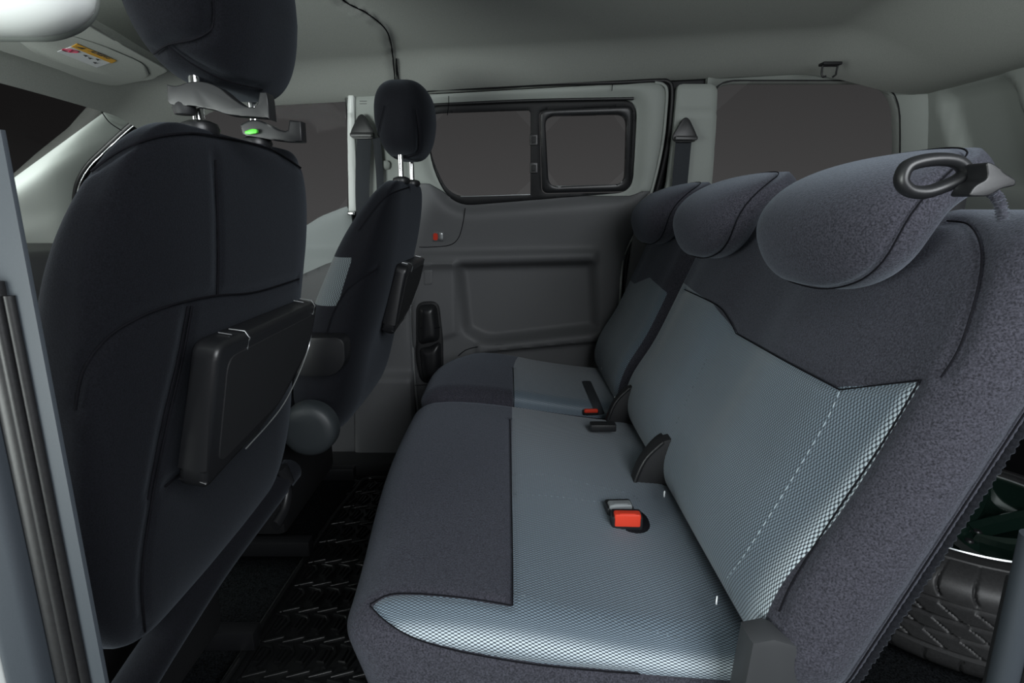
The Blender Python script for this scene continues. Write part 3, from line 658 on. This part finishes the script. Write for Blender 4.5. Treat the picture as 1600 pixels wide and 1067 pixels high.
# ---- front seats --------------------------------------------------------
def front_seat(label, yc, xtop, lean, ztop, Tn, m, res=.0075, front_patch=False, lines_px=(), fine=False):
    t = thing('front_seat', label, 'car seat')
    H = .60; hw = .272; th = lean
    p, s, Fc = softbox((Tn, hw, H/2), (Tn*.8, .13, .17), res, 2.1)
    S_ = s[:, 2]+H/2; sv = S_/H; a = s[:, 1]
    wd = 1-.02*sv; n = s[:, 0]+.0*a
    rear = np.clip(s[:, 0]/Tn, 0, 1)
    n = n-rear*.018*(a/hw)**2-rear*.02*np.exp(-((sv-.28)/.2)**2)*(1-(a/hw)**2)
    n = n-(1-rear)*.028*np.clip(-s[:, 0]/Tn, 0, 1)*(np.abs(a/hw)**3)     # side bolsters forward
    n = Tn-(Tn-n)*(1-.55*np.clip((sv-.35)/.65, 0, 1)**1.3)
    X = xtop-(H-S_)*math.sin(th)+(n-Tn)*math.cos(th); Z = ztop-(H-S_)*math.cos(th)
    V = np.stack([X, yc+a*wd, Z], 1)
    b = bvh_of(V, Fc); lines = [cast_line(b, l, 10) for l in lines_px]; lines = [l for l in lines if len(l) > 1]
    fields = []
    if front_patch:
        f = np.minimum(-(p[:, 0]+Tn*.15), .34-S_)*1.0; f = -(p[:, 0]+Tn*.10); f = np.minimum(f, np.minimum(.435-S_, S_-.33)); fields = [(f, 'side_insert', M_WEAVE_F)]
    wv = np.stack([S_, p[:, 0]-p[:, 1], .05+0*S_], 1)
    upholstered('backrest_cover', V, Fc, m, t, lines, .004, .006, {'wv': wv}, fields, seam_r=.0012)
    # head restraint with two chrome posts
    hh = .105 if yc < 1 else .088; xh = xtop-(.040 if yc < 1 else .034); hz = ztop+.052+hh
    p2, s2, F2 = softbox((.060, .150 if yc < 1 else .138, hh), (.056, .122, hh*.9), .0065, 2.5)
    sv = s2[:, 2]/hh; V2 = np.stack([xh+.0+s2[:, 0]*(1-.18*np.clip(-sv, 0, 1))-.05*0+.012*(1-(s2[:, 1]/.155)**2)*(s2[:, 0] > 0), yc+s2[:, 1]*(1-.06*np.clip(-sv, 0, 1)), hz+s2[:, 2]], 1)
    return t, V, Fc, (xh, hz, V2, F2, p2)
def finish_head(t, yc, ztop, pack, m, lines_px=(), panel_px=None):
    xh, hz, V2, F2, p2 = pack; hr = bpy.data.objects.new('head_restraint', None); COL.objects.link(hr); hr.parent = t
    b = bvh_of(V2, F2); lines = [cast_line(b, l, 10) for l in lines_px]; lines = [l for l in lines if len(l) > 1]
    upholstered('restraint_pad', V2, F2, m, hr, lines, .005, .008, seam_r=.001)
    for sgn in (-1, 1):
        y = yc+sgn*.075
        tube('post', [(xh, y, ztop-.03), (xh, y, hz-.06)], .0062, M_CHROME, hr, seg=16)
        lathe('post_sleeve', [(0,-.006),(.019,-.006),(.021,.0),(.019,.006),(.012,.009),(.0075,.010),(.0075,-.02)], M_BLACK, hr, c=(xh, y, ztop+.002), seg=24)
    return hr
near_lines = [[(118,640),(130,580),(165,530),(215,497),(270,476),(335,462),(400,456),(478,432)], [(337,250),(340,330),(341,400),(340,461)],
    [(300,478),(285,560),(262,660),(238,780),(222,900),(228,1000)], [(294,478),(279,560),(255,660),(232,780)], [(60,372),(110,300),(165,250),(225,219),(290,208),(350,215),(420,232),(470,262)],
    [(258,760),(330,700),(420,640)], [(300,585),(268,640),(245,800),(330,745)]]
fs1, V, Fc, pk = front_seat('black cloth front seat nearest the camera, back towards us with a folded tray', .768, -.315, math.radians(8), .935, .068, M_FABK,
    lines_px=near_lines[:6])
finish_head(fs1, .768, .935, pk, M_FABK, [[(333,0),(334,25),(328,48),(300,62),(262,70),(232,88),(205,80)], [(262,72),(300,100),(350,125),(410,140)]])
NB = bvh_of(V, Fc)
fs2, V, Fc, pk2 = front_seat('black cloth front seat farther away, beside the passenger door belt', 1.475, -.225, math.radians(13.5), .91, .085, M_FABK, front_patch=True,
    lines_px=[[(560,360),(600,310),(640,292)], [(505,540),(520,490),(545,450),(590,420)]])
finish_head(fs2, 1.475, .91, pk2, M_FABK, [[(600,165),(590,215),(597,242),(620,247),(650,240),(655,215),(650,170)]])
FB = bvh_of(V, Fc)
# seat bases
for t, yc, xx in ((fs1, .755, -.76), (fs2, 1.46, -.76)):
    hxx, hyy, hzz = .26, .255, .075; p, s, Fq = softbox((hxx, hyy, hzz), (.07, .07, .05), .015)
    mesh('seat_cushion', s+np.array([xx, yc, .40]), Fq, M_FABK, t)
    box('seat_box', (xx, yc, .20), (.42, .40, .26), M_BLACKM, t, bevel=.02)
    box('slide_rail', (xx+.02, yc-.20, .045), (.50, .035, .04), M_BLACK, t, bevel=.006); box('slide_rail', (xx+.02, yc+.20, .045), (.50, .035, .04), M_BLACK, t, bevel=.006)
# ---- folding trays on the seat backs
def tray(parent, yl, yr, xt, zt, tilt, h, notch=True):
    U = Vector((0,1,0)); Wd = Vector((math.sin(tilt), 0, math.cos(tilt))); o = Vector((xt, yl, zt)); w_ = yr-yl
    out = fillet([(0,0),(w_,-.004),(w_-.008,-h*.45),(w_*.62,-h*.86),(0.0,-h),(-.006,-h*.9)], [.018,.012,.10,.10,.02,.01], 8)
    tr = bpy.data.objects.new('folding_tray', None); COL.objects.link(tr); tr.parent = parent
    prism('tray_shell', [tuple(q) for q in out], -.030, M_BLACK, tr, origin=o, ax=U, ay=Wd, bevel=.007, seg=3)
    N = U.cross(Wd)
    inner = fillet([(.02,-.018),(w_-.016,-.02),(w_-.022,-h*.42),(w_*.6,-h*.78),(.02,-h+.02)], .02)
    prism('tray_face', inner, -.002, M_BLACKM, tr, origin=o+N*.0012, ax=U, ay=Wd, bevel=.0008, seg=1)
    for a in (.065, w_-.022):
        q_ = [o+U*a+Wd*-.020+N*.001, o+U*(a+.002)+Wd*-.006+N*.0015, o+U*a+Wd*.0012-N*.004, o+U*(a-.004)+Wd*.0012-N*.020]
        tube('tray_clip', [tuple(v) for v in q_], .0009, M_STEEL, tr, seg=6)
        tube('tray_clip', [tuple(o+U*(a-.022)+Wd*.001-N*.008), tuple(o+U*(a-.024)+Wd*.001-N*.022)], .0007, M_STEEL, tr, seg=6)
    e = [o+U*(w_+.001)+Wd*(-.02)-N*.004, o+U*(w_-.001)+Wd*(-h*.3)-N*.004, o+U*(w_-.01)+Wd*(-h*.5)-N*.004, o+U*(w_*.82)+Wd*(-h*.72)-N*.002, o+U*(w_*.62)+Wd*(-h*.87), o+U*(w_*.3)+Wd*(-h*.95)]
    tube('tray_wire', [tuple(v) for v in spline([np.array(v) for v in e], 8)], .0010, M_STEEL, tr, seg=6)
    return tr
tray(fs1, .575, .885, -.300, .712, .20, .165)
tray(fs2, 1.36, 1.65, -.245, .715, .25, .17)
# side fittings of the far front seat
c = P(481, 673, Y=1.165)
lathe('recliner_cover', [(.0001,-.010),(.035,-.0095),(.050,-.007),(.057,-.001),(.060,.008),(.061,.03)], mat('slate_plastic', (.03,.036,.04), .5), fs2, c=tuple(c), axis='Y', seg=40)
c = P(508, 552, Y=1.17)
ab = prism('armrest_pivot', fillet([(-.06,.038),(.048,.038),(.046,-.02),(.02,-.045),(-.06,-.045)], .02), .05, M_BLACK, fs2, origin=(c[0], 1.155, c[2]), ax=(1,0,0), ay=(0,0,1), bevel=.004)
bpy.data.objects['armrest_pivot'].location.y = .045
prism('pivot_face', fillet([(-.05,.030),(.036,.030),(.034,-.018),(.014,-.036),(-.05,-.036)], .016), .003, M_BLACK, ab, origin=(c[0], 1.1585-.006, c[2]), ax=(1,0,0), ay=(0,0,1), bevel=.0012)
# near front seat: lower roll, side lever, tag
l = [P(452, 735, X=-.43), P(400, 800, X=-.435), P(330, 890, X=-.44), P(255, 1000, X=-.445), P(200, 1085, X=-.45)]
tube('lower_roll', spline(l, 6), .024, M_FABK, fs1, seg=14)
lv = [P(440, 730, X=-.42), P(450, 760, X=-.415), P(445, 795, X=-.415), P(430, 822, X=-.42)]
tube('side_lever', spline(lv, 6), .008, M_BLACK, fs1, seg=10, flat=1.6)
tl = [cast(NB, a, b_, .001) for a, b_ in ((122,298),(100,322),(80,345),(66,362))]; tl = [t for t in tl if t is not None]
if len(tl) > 1:
    tube('side_label', spline(tl, 4), .0035, M_SEAM, fs1, seg=8); stitches(spline([q+np.array([.002,-.003,.001]) for q in tl], 6), fs1, M_LWH, .003, .002, .0009, name='label_print')

# ================================================================== SEAT BELTS
def belt(label, top, run, wd, px_anchor, off=-.03, double=False, group=None):
    t = thing('seat_belt', label, 'seat belt')
    c = PW(*px_anchor, off); r = .0
    prism('anchor_cover', fillet([(-.046,-.026),(.046,-.026),(0,.056)], .032), .010, M_BLACK, t, origin=(c[0], c[1]-.014, c[2]), ax=(1,0,0), ay=(0,0,1), bevel=.004)
    lathe('anchor_bolt', [(.0001,-.006),(.008,-.005),(.011,-.003),(.012,.004)], M_BLACKM, t, c=(c[0], c[1]-.015, c[2]+.008), axis='Y', seg=20)
    prism('belt_guide', fillet([(-.032,-.006),(.032,-.006),(.032,.006),(-.032,.006)], .005), .018, M_BLACK, t, origin=(c[0], c[1]-.024, c[2]-.016), ax=(1,0,0), ay=(0,0,1), bevel=.003)
    for k, (a, w0) in enumerate(run):
        pts = [PW(x, y, off-.012+.006*k) for x, y in a]; V, Fc = [], []
        pts = spline(pts, 8)
        for p_ in pts:
            for dx_, dy in ((-w0/2, 0), (-w0/6, -.0015), (w0/6, -.0015), (w0/2, 0), (w0/2, .0012), (-w0/2, .0012)): V.append(p_+np.array([dx_, dy, 0]))
        for i in range(len(pts)-1):
            for j in range(6): Fc.append([i*6+j, i*6+(j+1) % 6, (i+1)*6+(j+1) % 6, (i+1)*6+j])
        mesh('webbing', V, Fc, M_WEB, t, sharp=50)
    return t
sb = belt('dark seat belt on the pillar behind the farther front seat', None, [([(569,213),(567,260),(566,300),(567,338)], .042), ([(588,215),(592,255),(594,290),(594,335)], .022)], None, (569,204))
c = PW(549, 333, -.045); box('lower_anchor', tuple(c), (.022, .012, .012), M_CHROME, sb, bevel=.003)
belt('dark seat belt hanging from the pillar behind the sliding door', None, [([(1068,222),(1065,255),(1062,290),(1058,340)], .046)], None, (1067,209), off=-.045)
nb = thing('seat_belt', 'blurred grey-blue seat belt strap upright at the left edge, beside the near front seat', 'seat belt')
Yn = .40; XB = [(px-800)/900*(Yn/.857) for px in (0, 30, 75, 112, 155)]
def post(name, prof, z0, z1, m, parent=None, bevel=.002): return prism(name, prof, z1-z0, m, parent, origin=(0,0,z0), ax=(1,0,0), ay=(0,1,0), bevel=bevel)
post('webbing', [(XB[3]-.012, Yn+.012),(XB[3]-.010, Yn+.008),(XB[4], Yn-.002),(XB[4]+.001, Yn+.001)], .02, .90, M_WEBL, nb, .0004)
np_ = struct('trim_10')
post('pillar_trim', fillet([(XB[1], Yn-.02),(XB[2], Yn-.012),(XB[2]+.004, Yn+.03),(XB[1]-.02, Yn+.03)], .006), .0, .80, M_WEBL, np_, .002)
post('rubber_seal', [(XB[2]+(XB[3]-XB[2])*.45+.010*math.cos(a), Yn+.004+.010*math.sin(a)) for a in np.linspace(0, 2*math.pi, 17)[:-1]], .0, .80, M_RUB, np_, .001)
for k in range(2): post('rubber_lip', [(XB[2]+.016+.006*k+.004*math.cos(a), Yn-.002+.004*k+.004*math.sin(a)) for a in np.linspace(0, 2*math.pi, 13)[:-1]], .0, .79, M_RUB, np_, 0)
post('white_body_edge', fillet([(XB[0]-.06, Yn-.04),(XB[1]-.004, Yn-.022),(XB[1]-.002, Yn+.03),(XB[0]-.06, Yn+.03)], .008), .0, .86, M_WHITE, np_, .002)
rp = struct('trim_11'); c = P(1575, 1000, Y=.47)
post('door_seal', [(c[0]+.004+.012*math.cos(a), .47+.012*math.sin(a)) for a in np.linspace(0, 2*math.pi, 21)[:-1]], .0, .56, M_WEBL, rp, 0)
post('body_edge', [(c[0]+.012, .45),(c[0]+.12, .44),(c[0]+.12, .50),(c[0]+.012, .50)], .0, .50, M_BLACKM, rp, .003)

# ================================================================== BUCKLES on the rear bench
def obj_bvh(names):
    V, Fc = [], []
    for n in names:
        o = n; k = len(V); V += [tuple(v.co) for v in o.data.vertices]; Fc += [tuple(i+k for i in p_.vertices) for p_ in o.data.polygons]
    return BVHTree.FromPolygons(V, Fc)
CB = obj_bvh([o for o in bench.children if o.name.startswith('cushion_')]); CS = obj_bvh([o for o in single.children if o.name.startswith('cushion_')])
def buckle(label, px, py, bv, red, rot, size=(.050,.026,.022), colbtn=None, name='belt_buckle', lift=.004):
    c = cast(bv, px, py, lift); t = thing(name, label, 'belt buckle'); M_ = Matrix.Rotation(rot, 3, 'Z')
    box('buckle_body', tuple(c), size, M_BLACK, t, bevel=.005, rot=M_, seg=3)
    off = M_ @ Vector((.0, -.006, .006)); bt = (size[0]*.86, size[1]*.62, size[2]*.8)
    bo = box('release_button', tuple(Vector(c)+off), bt, colbtn or M_RED, t, bevel=.004, rot=M_, seg=3)
    off2 = M_ @ Vector((.0, -.008, .006+bt[2]/2)); box('button_inset', tuple(Vector(c)+off2), (bt[0]*.6, bt[1]*.45, .0012), colbtn or M_RED, bo, bevel=.0004, rot=M_)
    return t
# dark pit in the cushion round the two near buckles
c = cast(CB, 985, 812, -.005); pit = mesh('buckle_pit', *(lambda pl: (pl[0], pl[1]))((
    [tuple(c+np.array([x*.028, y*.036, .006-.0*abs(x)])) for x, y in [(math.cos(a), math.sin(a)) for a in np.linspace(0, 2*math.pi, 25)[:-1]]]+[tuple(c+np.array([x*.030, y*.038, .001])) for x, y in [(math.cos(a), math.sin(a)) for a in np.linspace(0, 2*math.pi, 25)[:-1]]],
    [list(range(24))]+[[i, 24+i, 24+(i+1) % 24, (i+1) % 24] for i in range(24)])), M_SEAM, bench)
buckle('silver-topped belt buckle lying on the woven cushion behind the red one', 966, 799, CB, False, .05, (.042,.030,.022), mat('silver_grey_plastic', (.30,.32,.33), .3, metal=.4))
buckle('bright red belt buckle nearest the camera on the woven cushion', 977, 820, CB, True, -.04, (.046,.026,.026), lift=.008)
buckle('small red belt buckle on the shaded far seat cushion', 922, 645, CS, True, .05, (.040,.016,.012))
cb = thing('seat_belt', 'black lap belt tongue and strap tucked between the near and far cushions', 'seat belt')
c = cast(CB, 940, 678, .017); box('belt_tongue', tuple(c), (.055, .026, .016), M_BLACK, cb, bevel=.004)
l = [P(905, 583, Y=1.50), P(920, 610, Y=1.42), P(935, 648, Y=1.34)]
cs = cast(CS, 925, 595, .004)
l2 = [q for q in (cast(CS, a, b_, .004) for a, b_ in ((916,598),(922,612),(930,630),(938,648))) if q is not None]
if len(l2) > 2: tube('strap', spline(l2, 5), .012, M_WEB, cb, seg=8, flat=.15)
# fabric flap under the tongue
for a, b_, o_ in ((1039,772,None),(1121,938,None),(941,575,None),(961,622,None)):
    d = ray(a, b_); t_ = (BN@(BO-.012*BN-CAM))/(BN@d); cc = CAM+d*(t_-.012)
    tag_mark(a, b_, bench if a > 1000 else single, Y=cc[1], r=.0035 if a > 1000 else .0028)

# loop handle and cord on top of the near backrest
lp = thing('strap_handle', 'black plastic loop handle with braided cord on top of the nearest rear headrest', 'handle')
Yh = .47
ring = [P(a, b_, Y=Yh) for a, b_ in ((1409,276),(1418,260),(1440,252),(1470,249),(1495,253),(1508,266),(1500,279),(1478,290),(1448,300),(1424,299),(1411,289))]
tube('loop', spline(ring, 6, True), .0052, M_BLACK, lp, seg=12, flat=1.3, up=(0,1,0), closed=True)
prism('handle_body', fillet([tuple(P(a, b_, Y=Yh)[[0,2]]) for a, b_ in ((1496,256),(1512,262),(1524,274),(1541,284),(1540,292),(1520,296),(1500,308),(1470,308),(1480,292),(1500,282))], .004), .02, M_BLACK, lp, origin=(0, Yh-.008, 0), ax=(1,0,0), ay=(0,0,1), bevel=.005, seg=3)
cdl = spline([P(a, b_, Y=Yh+.01) for a, b_ in ((1536,290),(1550,300),(1560,312),(1565,328),(1566,345))], 12)
tube('braided_cord', cdl, [.0042+.0010*math.cos(i*1.9) for i in range(len(cdl))], M_FAB, lp, seg=8, up=(0,1,0))

# ================================================================== HANGERS on the near head restraint
def hanger(label, outline, Yc, dep, extra):
    t = thing('headrest_hanger', label, 'hook', 'hooks on the near head restraint posts')
    prism('hook_arm', [tuple(P(a, b_, Y=Yc)[[0,2]]) for a, b_ in outline], dep, M_BLACK, t, origin=(0, Yc+dep/2, 0), ax=(1,0,0), ay=(0,0,1), bevel=.0025, seg=3)
    return t
h1 = hanger('black clip-on hook on the left chrome post under the near headrest', spline([(269,135),(284,137),(305,131),(326,131),(348,139),(368,155),(388,168),(404,170)], 4)+[(409,164),(412,147),(422,147),(424,158),(427,189)]+spline([(424,186),(400,184),(362,181),(342,174),(312,168),(290,167),(276,166),(270,160)], 4), .665, .020, 0)
c = P(288, 170, Y=.665); lathe('clamp_knob', [(.0001,-.007),(.010,-.006),(.012,0),(.010,.006),(.0001,.007)], M_BLACKM, h1, c=tuple(c), seg=20)
h2 = hanger('black clip-on hook with a green button on the right chrome post', spline([(380,197),(392,190),(408,189),(424,196),(438,203),(450,206)], 4)+[(454,204),(456,189),(474,191),(476,222)]+spline([(472,223),(440,221),(410,216),(384,212)], 4), .835, .020, 0)
g = [tuple(P(a, b_, Y=.824)[[0,2]]) for a, b_ in fillet([(386,206),(398,202),(405,203),(405,209),(394,211),(386,210)], 2)]
prism('green_button', g, .006, M_GREEN, h2, origin=(0, .8225, 0), ax=(1,0,0), ay=(0,0,1), bevel=.001)

# ================================================================== VISOR, HANDLE, TETHER HOOK
vz = 1.128
def zp(pts, z): return [tuple(P(a, b_, Z=z)[:2]) for a, b_ in pts]
vis = thing('sun_visor', 'grey sun visor with a yellow and white warning label, folded up above the windscreen', 'sun visor')
sh = fillet(zp([(-60,40),(40,20),(108,22),(185,66),(268,112),(238,124),(180,136),(140,128),(60,98),(0,80)], vz), [.01,.01,.02,.01,.03,.03,.03,.02,.01,.01])
prism('visor_shell', sh[::-1] , .016, M_HEAD, vis, origin=(0,0,vz), ax=(1,0,0), ay=(0,1,0), bevel=.005, seg=3)
prism('mirror_lid', fillet(zp([(14,52),(70,44),(150,66),(225,98),(235,118),(205,124),(140,112),(60,86)], vz), [.04]*8)[::-1], .002, M_HEAD, vis, origin=(0,0,vz-.0015), ax=(1,0,0), ay=(0,1,0), bevel=.0008, seg=1)
lb = bpy.data.objects.new('warning_label', None); COL.objects.link(lb); lb.parent = vis
def flat(name, pts, z, m): q_ = [(x, y, z) for x, y in pts]; q2 = [(x, y, z+.0006) for x, y in pts]; n = len(q_); return mesh(name, q_+q2, [list(range(n))[::-1], list(range(n, 2*n))]+[[i, (i+1) % n, n+(i+1) % n, n+i] for i in range(n)], m, lb, smooth=False)
flat('label_sheet', zp([(89,79),(111,71),(173,96),(151,104)], vz), vz-.0022, M_LWH)
flat('label_band', zp([(111,71),(120,66),(182,93),(174,97)], vz), vz-.0024, M_YEL)
A0 = np.array(P(121.5, 76, Z=vz-.003)); B0 = np.array(P(176, 97.5, Z=vz-.003)); U_ = (B0-A0); Lw = np.linalg.norm(U_); U_ /= Lw
Vd = np.array(P(147, 79, Z=vz-.003))-np.array(P(140, 83, Z=vz-.003)); Vd -= U_*(Vd@U_); Vd /= np.linalg.norm(Vd)
def label_text(txt, at_, size, m):
    cu = bpy.data.curves.new('label_text', 'FONT'); cu.body = txt; cu.size = size; cu.extrude = .0002; cu.align_y = 'BOTTOM'
    o = bpy.data.objects.new('tmp', cu); COL.objects.link(o); bpy.context.view_layer.update()
    me = bpy.data.meshes.new_from_object(o.evaluated_get(bpy.context.evaluated_depsgraph_get())); bpy.data.objects.remove(o)
    co_ = np.array([v.co[:] for v in me.vertices]); V = at_+co_[:, :1]*U_+co_[:, 1:2]*Vd+co_[:, 2:]*np.array([0,0,-1])
    Fc = [tuple(p_.vertices) for p_ in me.polygons]; bpy.data.meshes.remove(me); return mesh('label_text', V, Fc, m, lb, smooth=False)
A1 = np.array(P(134, 79.5, Z=vz-.0028)); label_text('AIRBAG', A1, .0165, M_LBLK)
tri = [A1-U_*.026+U_*0, A1-U_*.010, A1-U_*.018+Vd*.012]; mesh('warning_triangle', [tuple(v) for v in tri]+[tuple(v+np.array([0,0,.0004])) for v in tri], [[0,1,2],[5,4,3],[0,3,4,1],[1,4,5,2],[2,5,3,0]], M_LBLK, lb, smooth=False)
cc = np.array(P(110, 79.5, Z=vz-.003)); rr = .012
tube('prohibition_ring', [cc+rr*(math.cos(a)*U_+math.sin(a)*Vd) for a in np.linspace(0, 2*math.pi, 25)[:-1]], .0007, M_LRED, lb, seg=5, closed=True)
tube('prohibition_bar', [cc-rr*.7*(U_-Vd), cc+rr*.7*(U_-Vd)], .0009, M_LRED, lb, seg=5); tube('prohibition_bar', [cc-rr*.7*(U_+Vd), cc+rr*.7*(U_+Vd)], .0008, M_LRED, lb, seg=5)
for px_0, py_0 in ((133,87),(140,91),(152,93),(148,98)):
    k = np.array(P(px_0, py_0, Z=vz-.0028)); tube('pictogram', [k-U_*.004, k+Vd*.003, k+U_*.005-Vd*.003], .0010, M_LBLK, lb, seg=5)
gh = thing('grab_handle', 'pale rounded grab handle blurred in the top left corner of the picture', 'handle')
p, s, Fc = softbox((.062, .03, .027), (.05, .028, .026), .006); c = P(-8, -16, Y=.42)
mesh('grip', s+c, Fc, M_WHITE, gh); p, s, Fc = softbox((.072, .028, .034), (.05, .026, .033), .006); mesh('grip_backing', s+P(-6, -16, Y=.47), Fc, M_PALE, gh)
tk = thing('tether_hook', 'small dark wire hook on the ceiling above the rear side window', 'hook')
c = P(1297, 104, Y=1.66); z_ = c[2]
box('hook_plate', (c[0], c[1], z_+.006), (.05, .03, .008), M_BLACKM, tk, bevel=.003)
tube('hook_wire', spline([(c[0]-.020, c[1], z_+.004),(c[0]-.020, c[1], z_-.018),(c[0]-.016, c[1], z_-.026)], 4)+[(c[0]-.008, c[1], z_-.024)], .0026, M_BLACK, tk, seg=8, up=(0,1,0))
tube('hook_wire', [(c[0]+.020, c[1], z_+.004),(c[0]+.018, c[1], z_-.020),(c[0]+.010, c[1], z_-.026)], .0026, M_BLACK, tk, seg=8, up=(0,1,0))
tube('hook_wire', [(c[0]-.018, c[1], z_+.002),(c[0], c[1], z_+.004),(c[0]+.018, c[1], z_+.002)], .003, M_BLACK, tk, seg=8, up=(0,1,0))

# ================================================================== FLOOR MAT with moulded ribs
mt = thing('floor_mat', 'black rubber floor mat with arrow-shaped ribs between front and rear seats', 'floor mat')
mo = fillet([(-.525,.80),(.0,.80),(.0,1.69),(-.47,1.69),(-.50,1.45)], .03)
prism('mat_base', mo, .010, M_MAT, mt, origin=(0,0,-.006), ax=(1,0,0), ay=(0,1,0), bevel=.002)
tube('mat_rim', [(x, y, .012) for x, y in mo], .007, M_MAT, mt, seg=8, closed=True)
tube('mat_inner_rim', [(x+.022 if x < -.3 else x-.022, y+.022 if y < 1 else y-.022, .005) for x, y in mo], .003, M_MAT, mt, seg=6, closed=True)
ch = [(-.016,.030),(.006,.024),(.015,.0),(.006,-.024)]
def rib_mesh(pts, r, closed=False):
    o = tube('rib', [(x, y, .0055) for x, y in pts], r, M_MAT, mt, seg=6, closed=closed); return o
r0 = rib_mesh([(-.022,.030),(.006,.022),(.014,.006),(.002,-.030)], .0048); r1 = rib_mesh([(-.008,.018),(.001,.016),(-.004,-.016),(-.013,-.014)], .0038, True); r2 = rib_mesh([(-.019,-.007),(.019,.007)], .0034)
protos = [r0, r1, r2]; first = True; cnt = 0
for r_ in range(10):
    y = .86+.088*r_
    for k in range(12):
        x = -.480+.041*k
        if x > -.03 or y > 1.66: continue
        for j, pr in enumerate(protos):
            if j == 2: yy_ = y+.044
            else: yy_ = y
            if yy_ > 1.66: continue
            if first and j < 3 and cnt < 3: o = pr; cnt += 1
            else: o = pr.copy(); COL.objects.link(o)
            o.location = (x, yy_, 0)
kn = lathe('rib_stud', [(.0001,.009),(.003,.0085),(.004,.004)], M_MAT, mt, c=(0,0,0), seg=8); kf = True
for r_ in range(9):
    for k in range(11):
        o = kn if kf else kn.copy()
        if not kf: COL.objects.link(o)
        kf = False; o.location = (-.462+.041*k, .86+.088*r_+.052, 0)
# ================================================================== WHEEL lying in the cargo space
WC = (.99, 1.17)
wh = thing('spare_wheel', 'tyre on a glossy dark green alloy wheel, lying flat behind the rear bench', 'wheel')
NT, NZ = 900, 80; th = np.linspace(0, 2*math.pi, NT, endpoint=False); zz = np.linspace(0, 1, NZ)
TH, ZZ = np.meshgrid(th, zz, indexing='ij'); hgt = .215; ro = .335
u = ZZ*2-1; rad = ro-.055*np.abs(u)**7; zc = hgt*ZZ
for g0 in (.28, .43, .57, .72): rad = rad-.009*np.exp(-((ZZ-g0)/.016)**4)
ph = (TH*38/(2*math.pi)); sh_ = np.abs(((ph+.35*np.sin(ZZ*9)) % 1)-.5); rad = rad-.005*np.exp(-((sh_)/.045)**4)*((ZZ > .76)|(ZZ < .24))
sh2 = np.abs(((ph*1.0+ZZ*6) % 1)-.5); rad = rad-.004*np.exp(-((sh2)/.04)**4)*((ZZ > .30)&(ZZ < .70))
V = np.stack([WC[0]+rad*np.cos(TH), WC[1]+rad*np.sin(TH), zc], -1).reshape(-1, 3)
Fc = [[i*NZ+j, ((i+1) % NT)*NZ+j, ((i+1) % NT)*NZ+j+1, i*NZ+j+1] for i in range(NT) for j in range(NZ-1)]
mesh('tyre_tread', V, Fc, M_TYRE, wh, sharp=45)
lathe('tyre_sidewall', [(.281,.214),(.278,.2175),(.262,.219),(.258,.216),(.245,.217),(.238,.212),(.232,.20)], M_TYRE, wh, c=(*WC, 0), seg=96)
lathe('rim', [(.238,.196),(.236,.208),(.231,.212),(.226,.208),(.224,.195),(.205,.165),(.200,.10),(.200,.01),(.232,.004)], M_RIM, wh, c=(*WC, 0), seg=96)
lathe('rim_lip', [(.2345,.209),(.2315,.2135),(.228,.209)], M_STEEL, wh, c=(*WC, 0), seg=96)
lathe('hub', [(.0001,.165),(.028,.165),(.032,.160),(.034,.150),(.06,.145),(.07,.12),(.072,.05)], M_RIM, wh, c=(*WC, 0), seg=48)
for k in range(5):
    a0 = 2*math.pi*k/5+.35
    for sgn in (-1, 1):
        V = []; Fc = []
        for i, r_ in enumerate(np.linspace(.045, .224, 9)):
            f_ = i/8; aa = a0+sgn*(.10+.22*f_); wv_ = .020-.008*f_+.010*f_**3; zt = .150+.045*f_**1.3
            ra = np.array([math.cos(aa), math.sin(aa), 0]); ta = np.array([-math.sin(aa), math.cos(aa), 0]); ce_ = np.array([WC[0], WC[1], 0])+ra*r_
            V += [ce_-ta*wv_+[0,0,zt-.03], ce_-ta*wv_*.7+[0,0,zt-.004], ce_+[0,0,zt+.004], ce_+ta*wv_*.7+[0,0,zt-.004], ce_+ta*wv_+[0,0,zt-.03]]
            if i < 8: Fc += [[i*5+j, i*5+j+1, (i+1)*5+j+1, (i+1)*5+j] for j in range(4)]+[[i*5+4, i*5, (i+1)*5, (i+1)*5+4]]
        mesh('spoke', V, Fc, M_RIM, wh, sharp=25)
    aa = a0+.63; lathe('wheel_bolt', [(.0001,.150),(.007,.150),(.009,.147),(.009,.13)], M_BLACK, wh, c=(WC[0]+.05*math.cos(aa), WC[1]+.05*math.sin(aa), 0), seg=12)
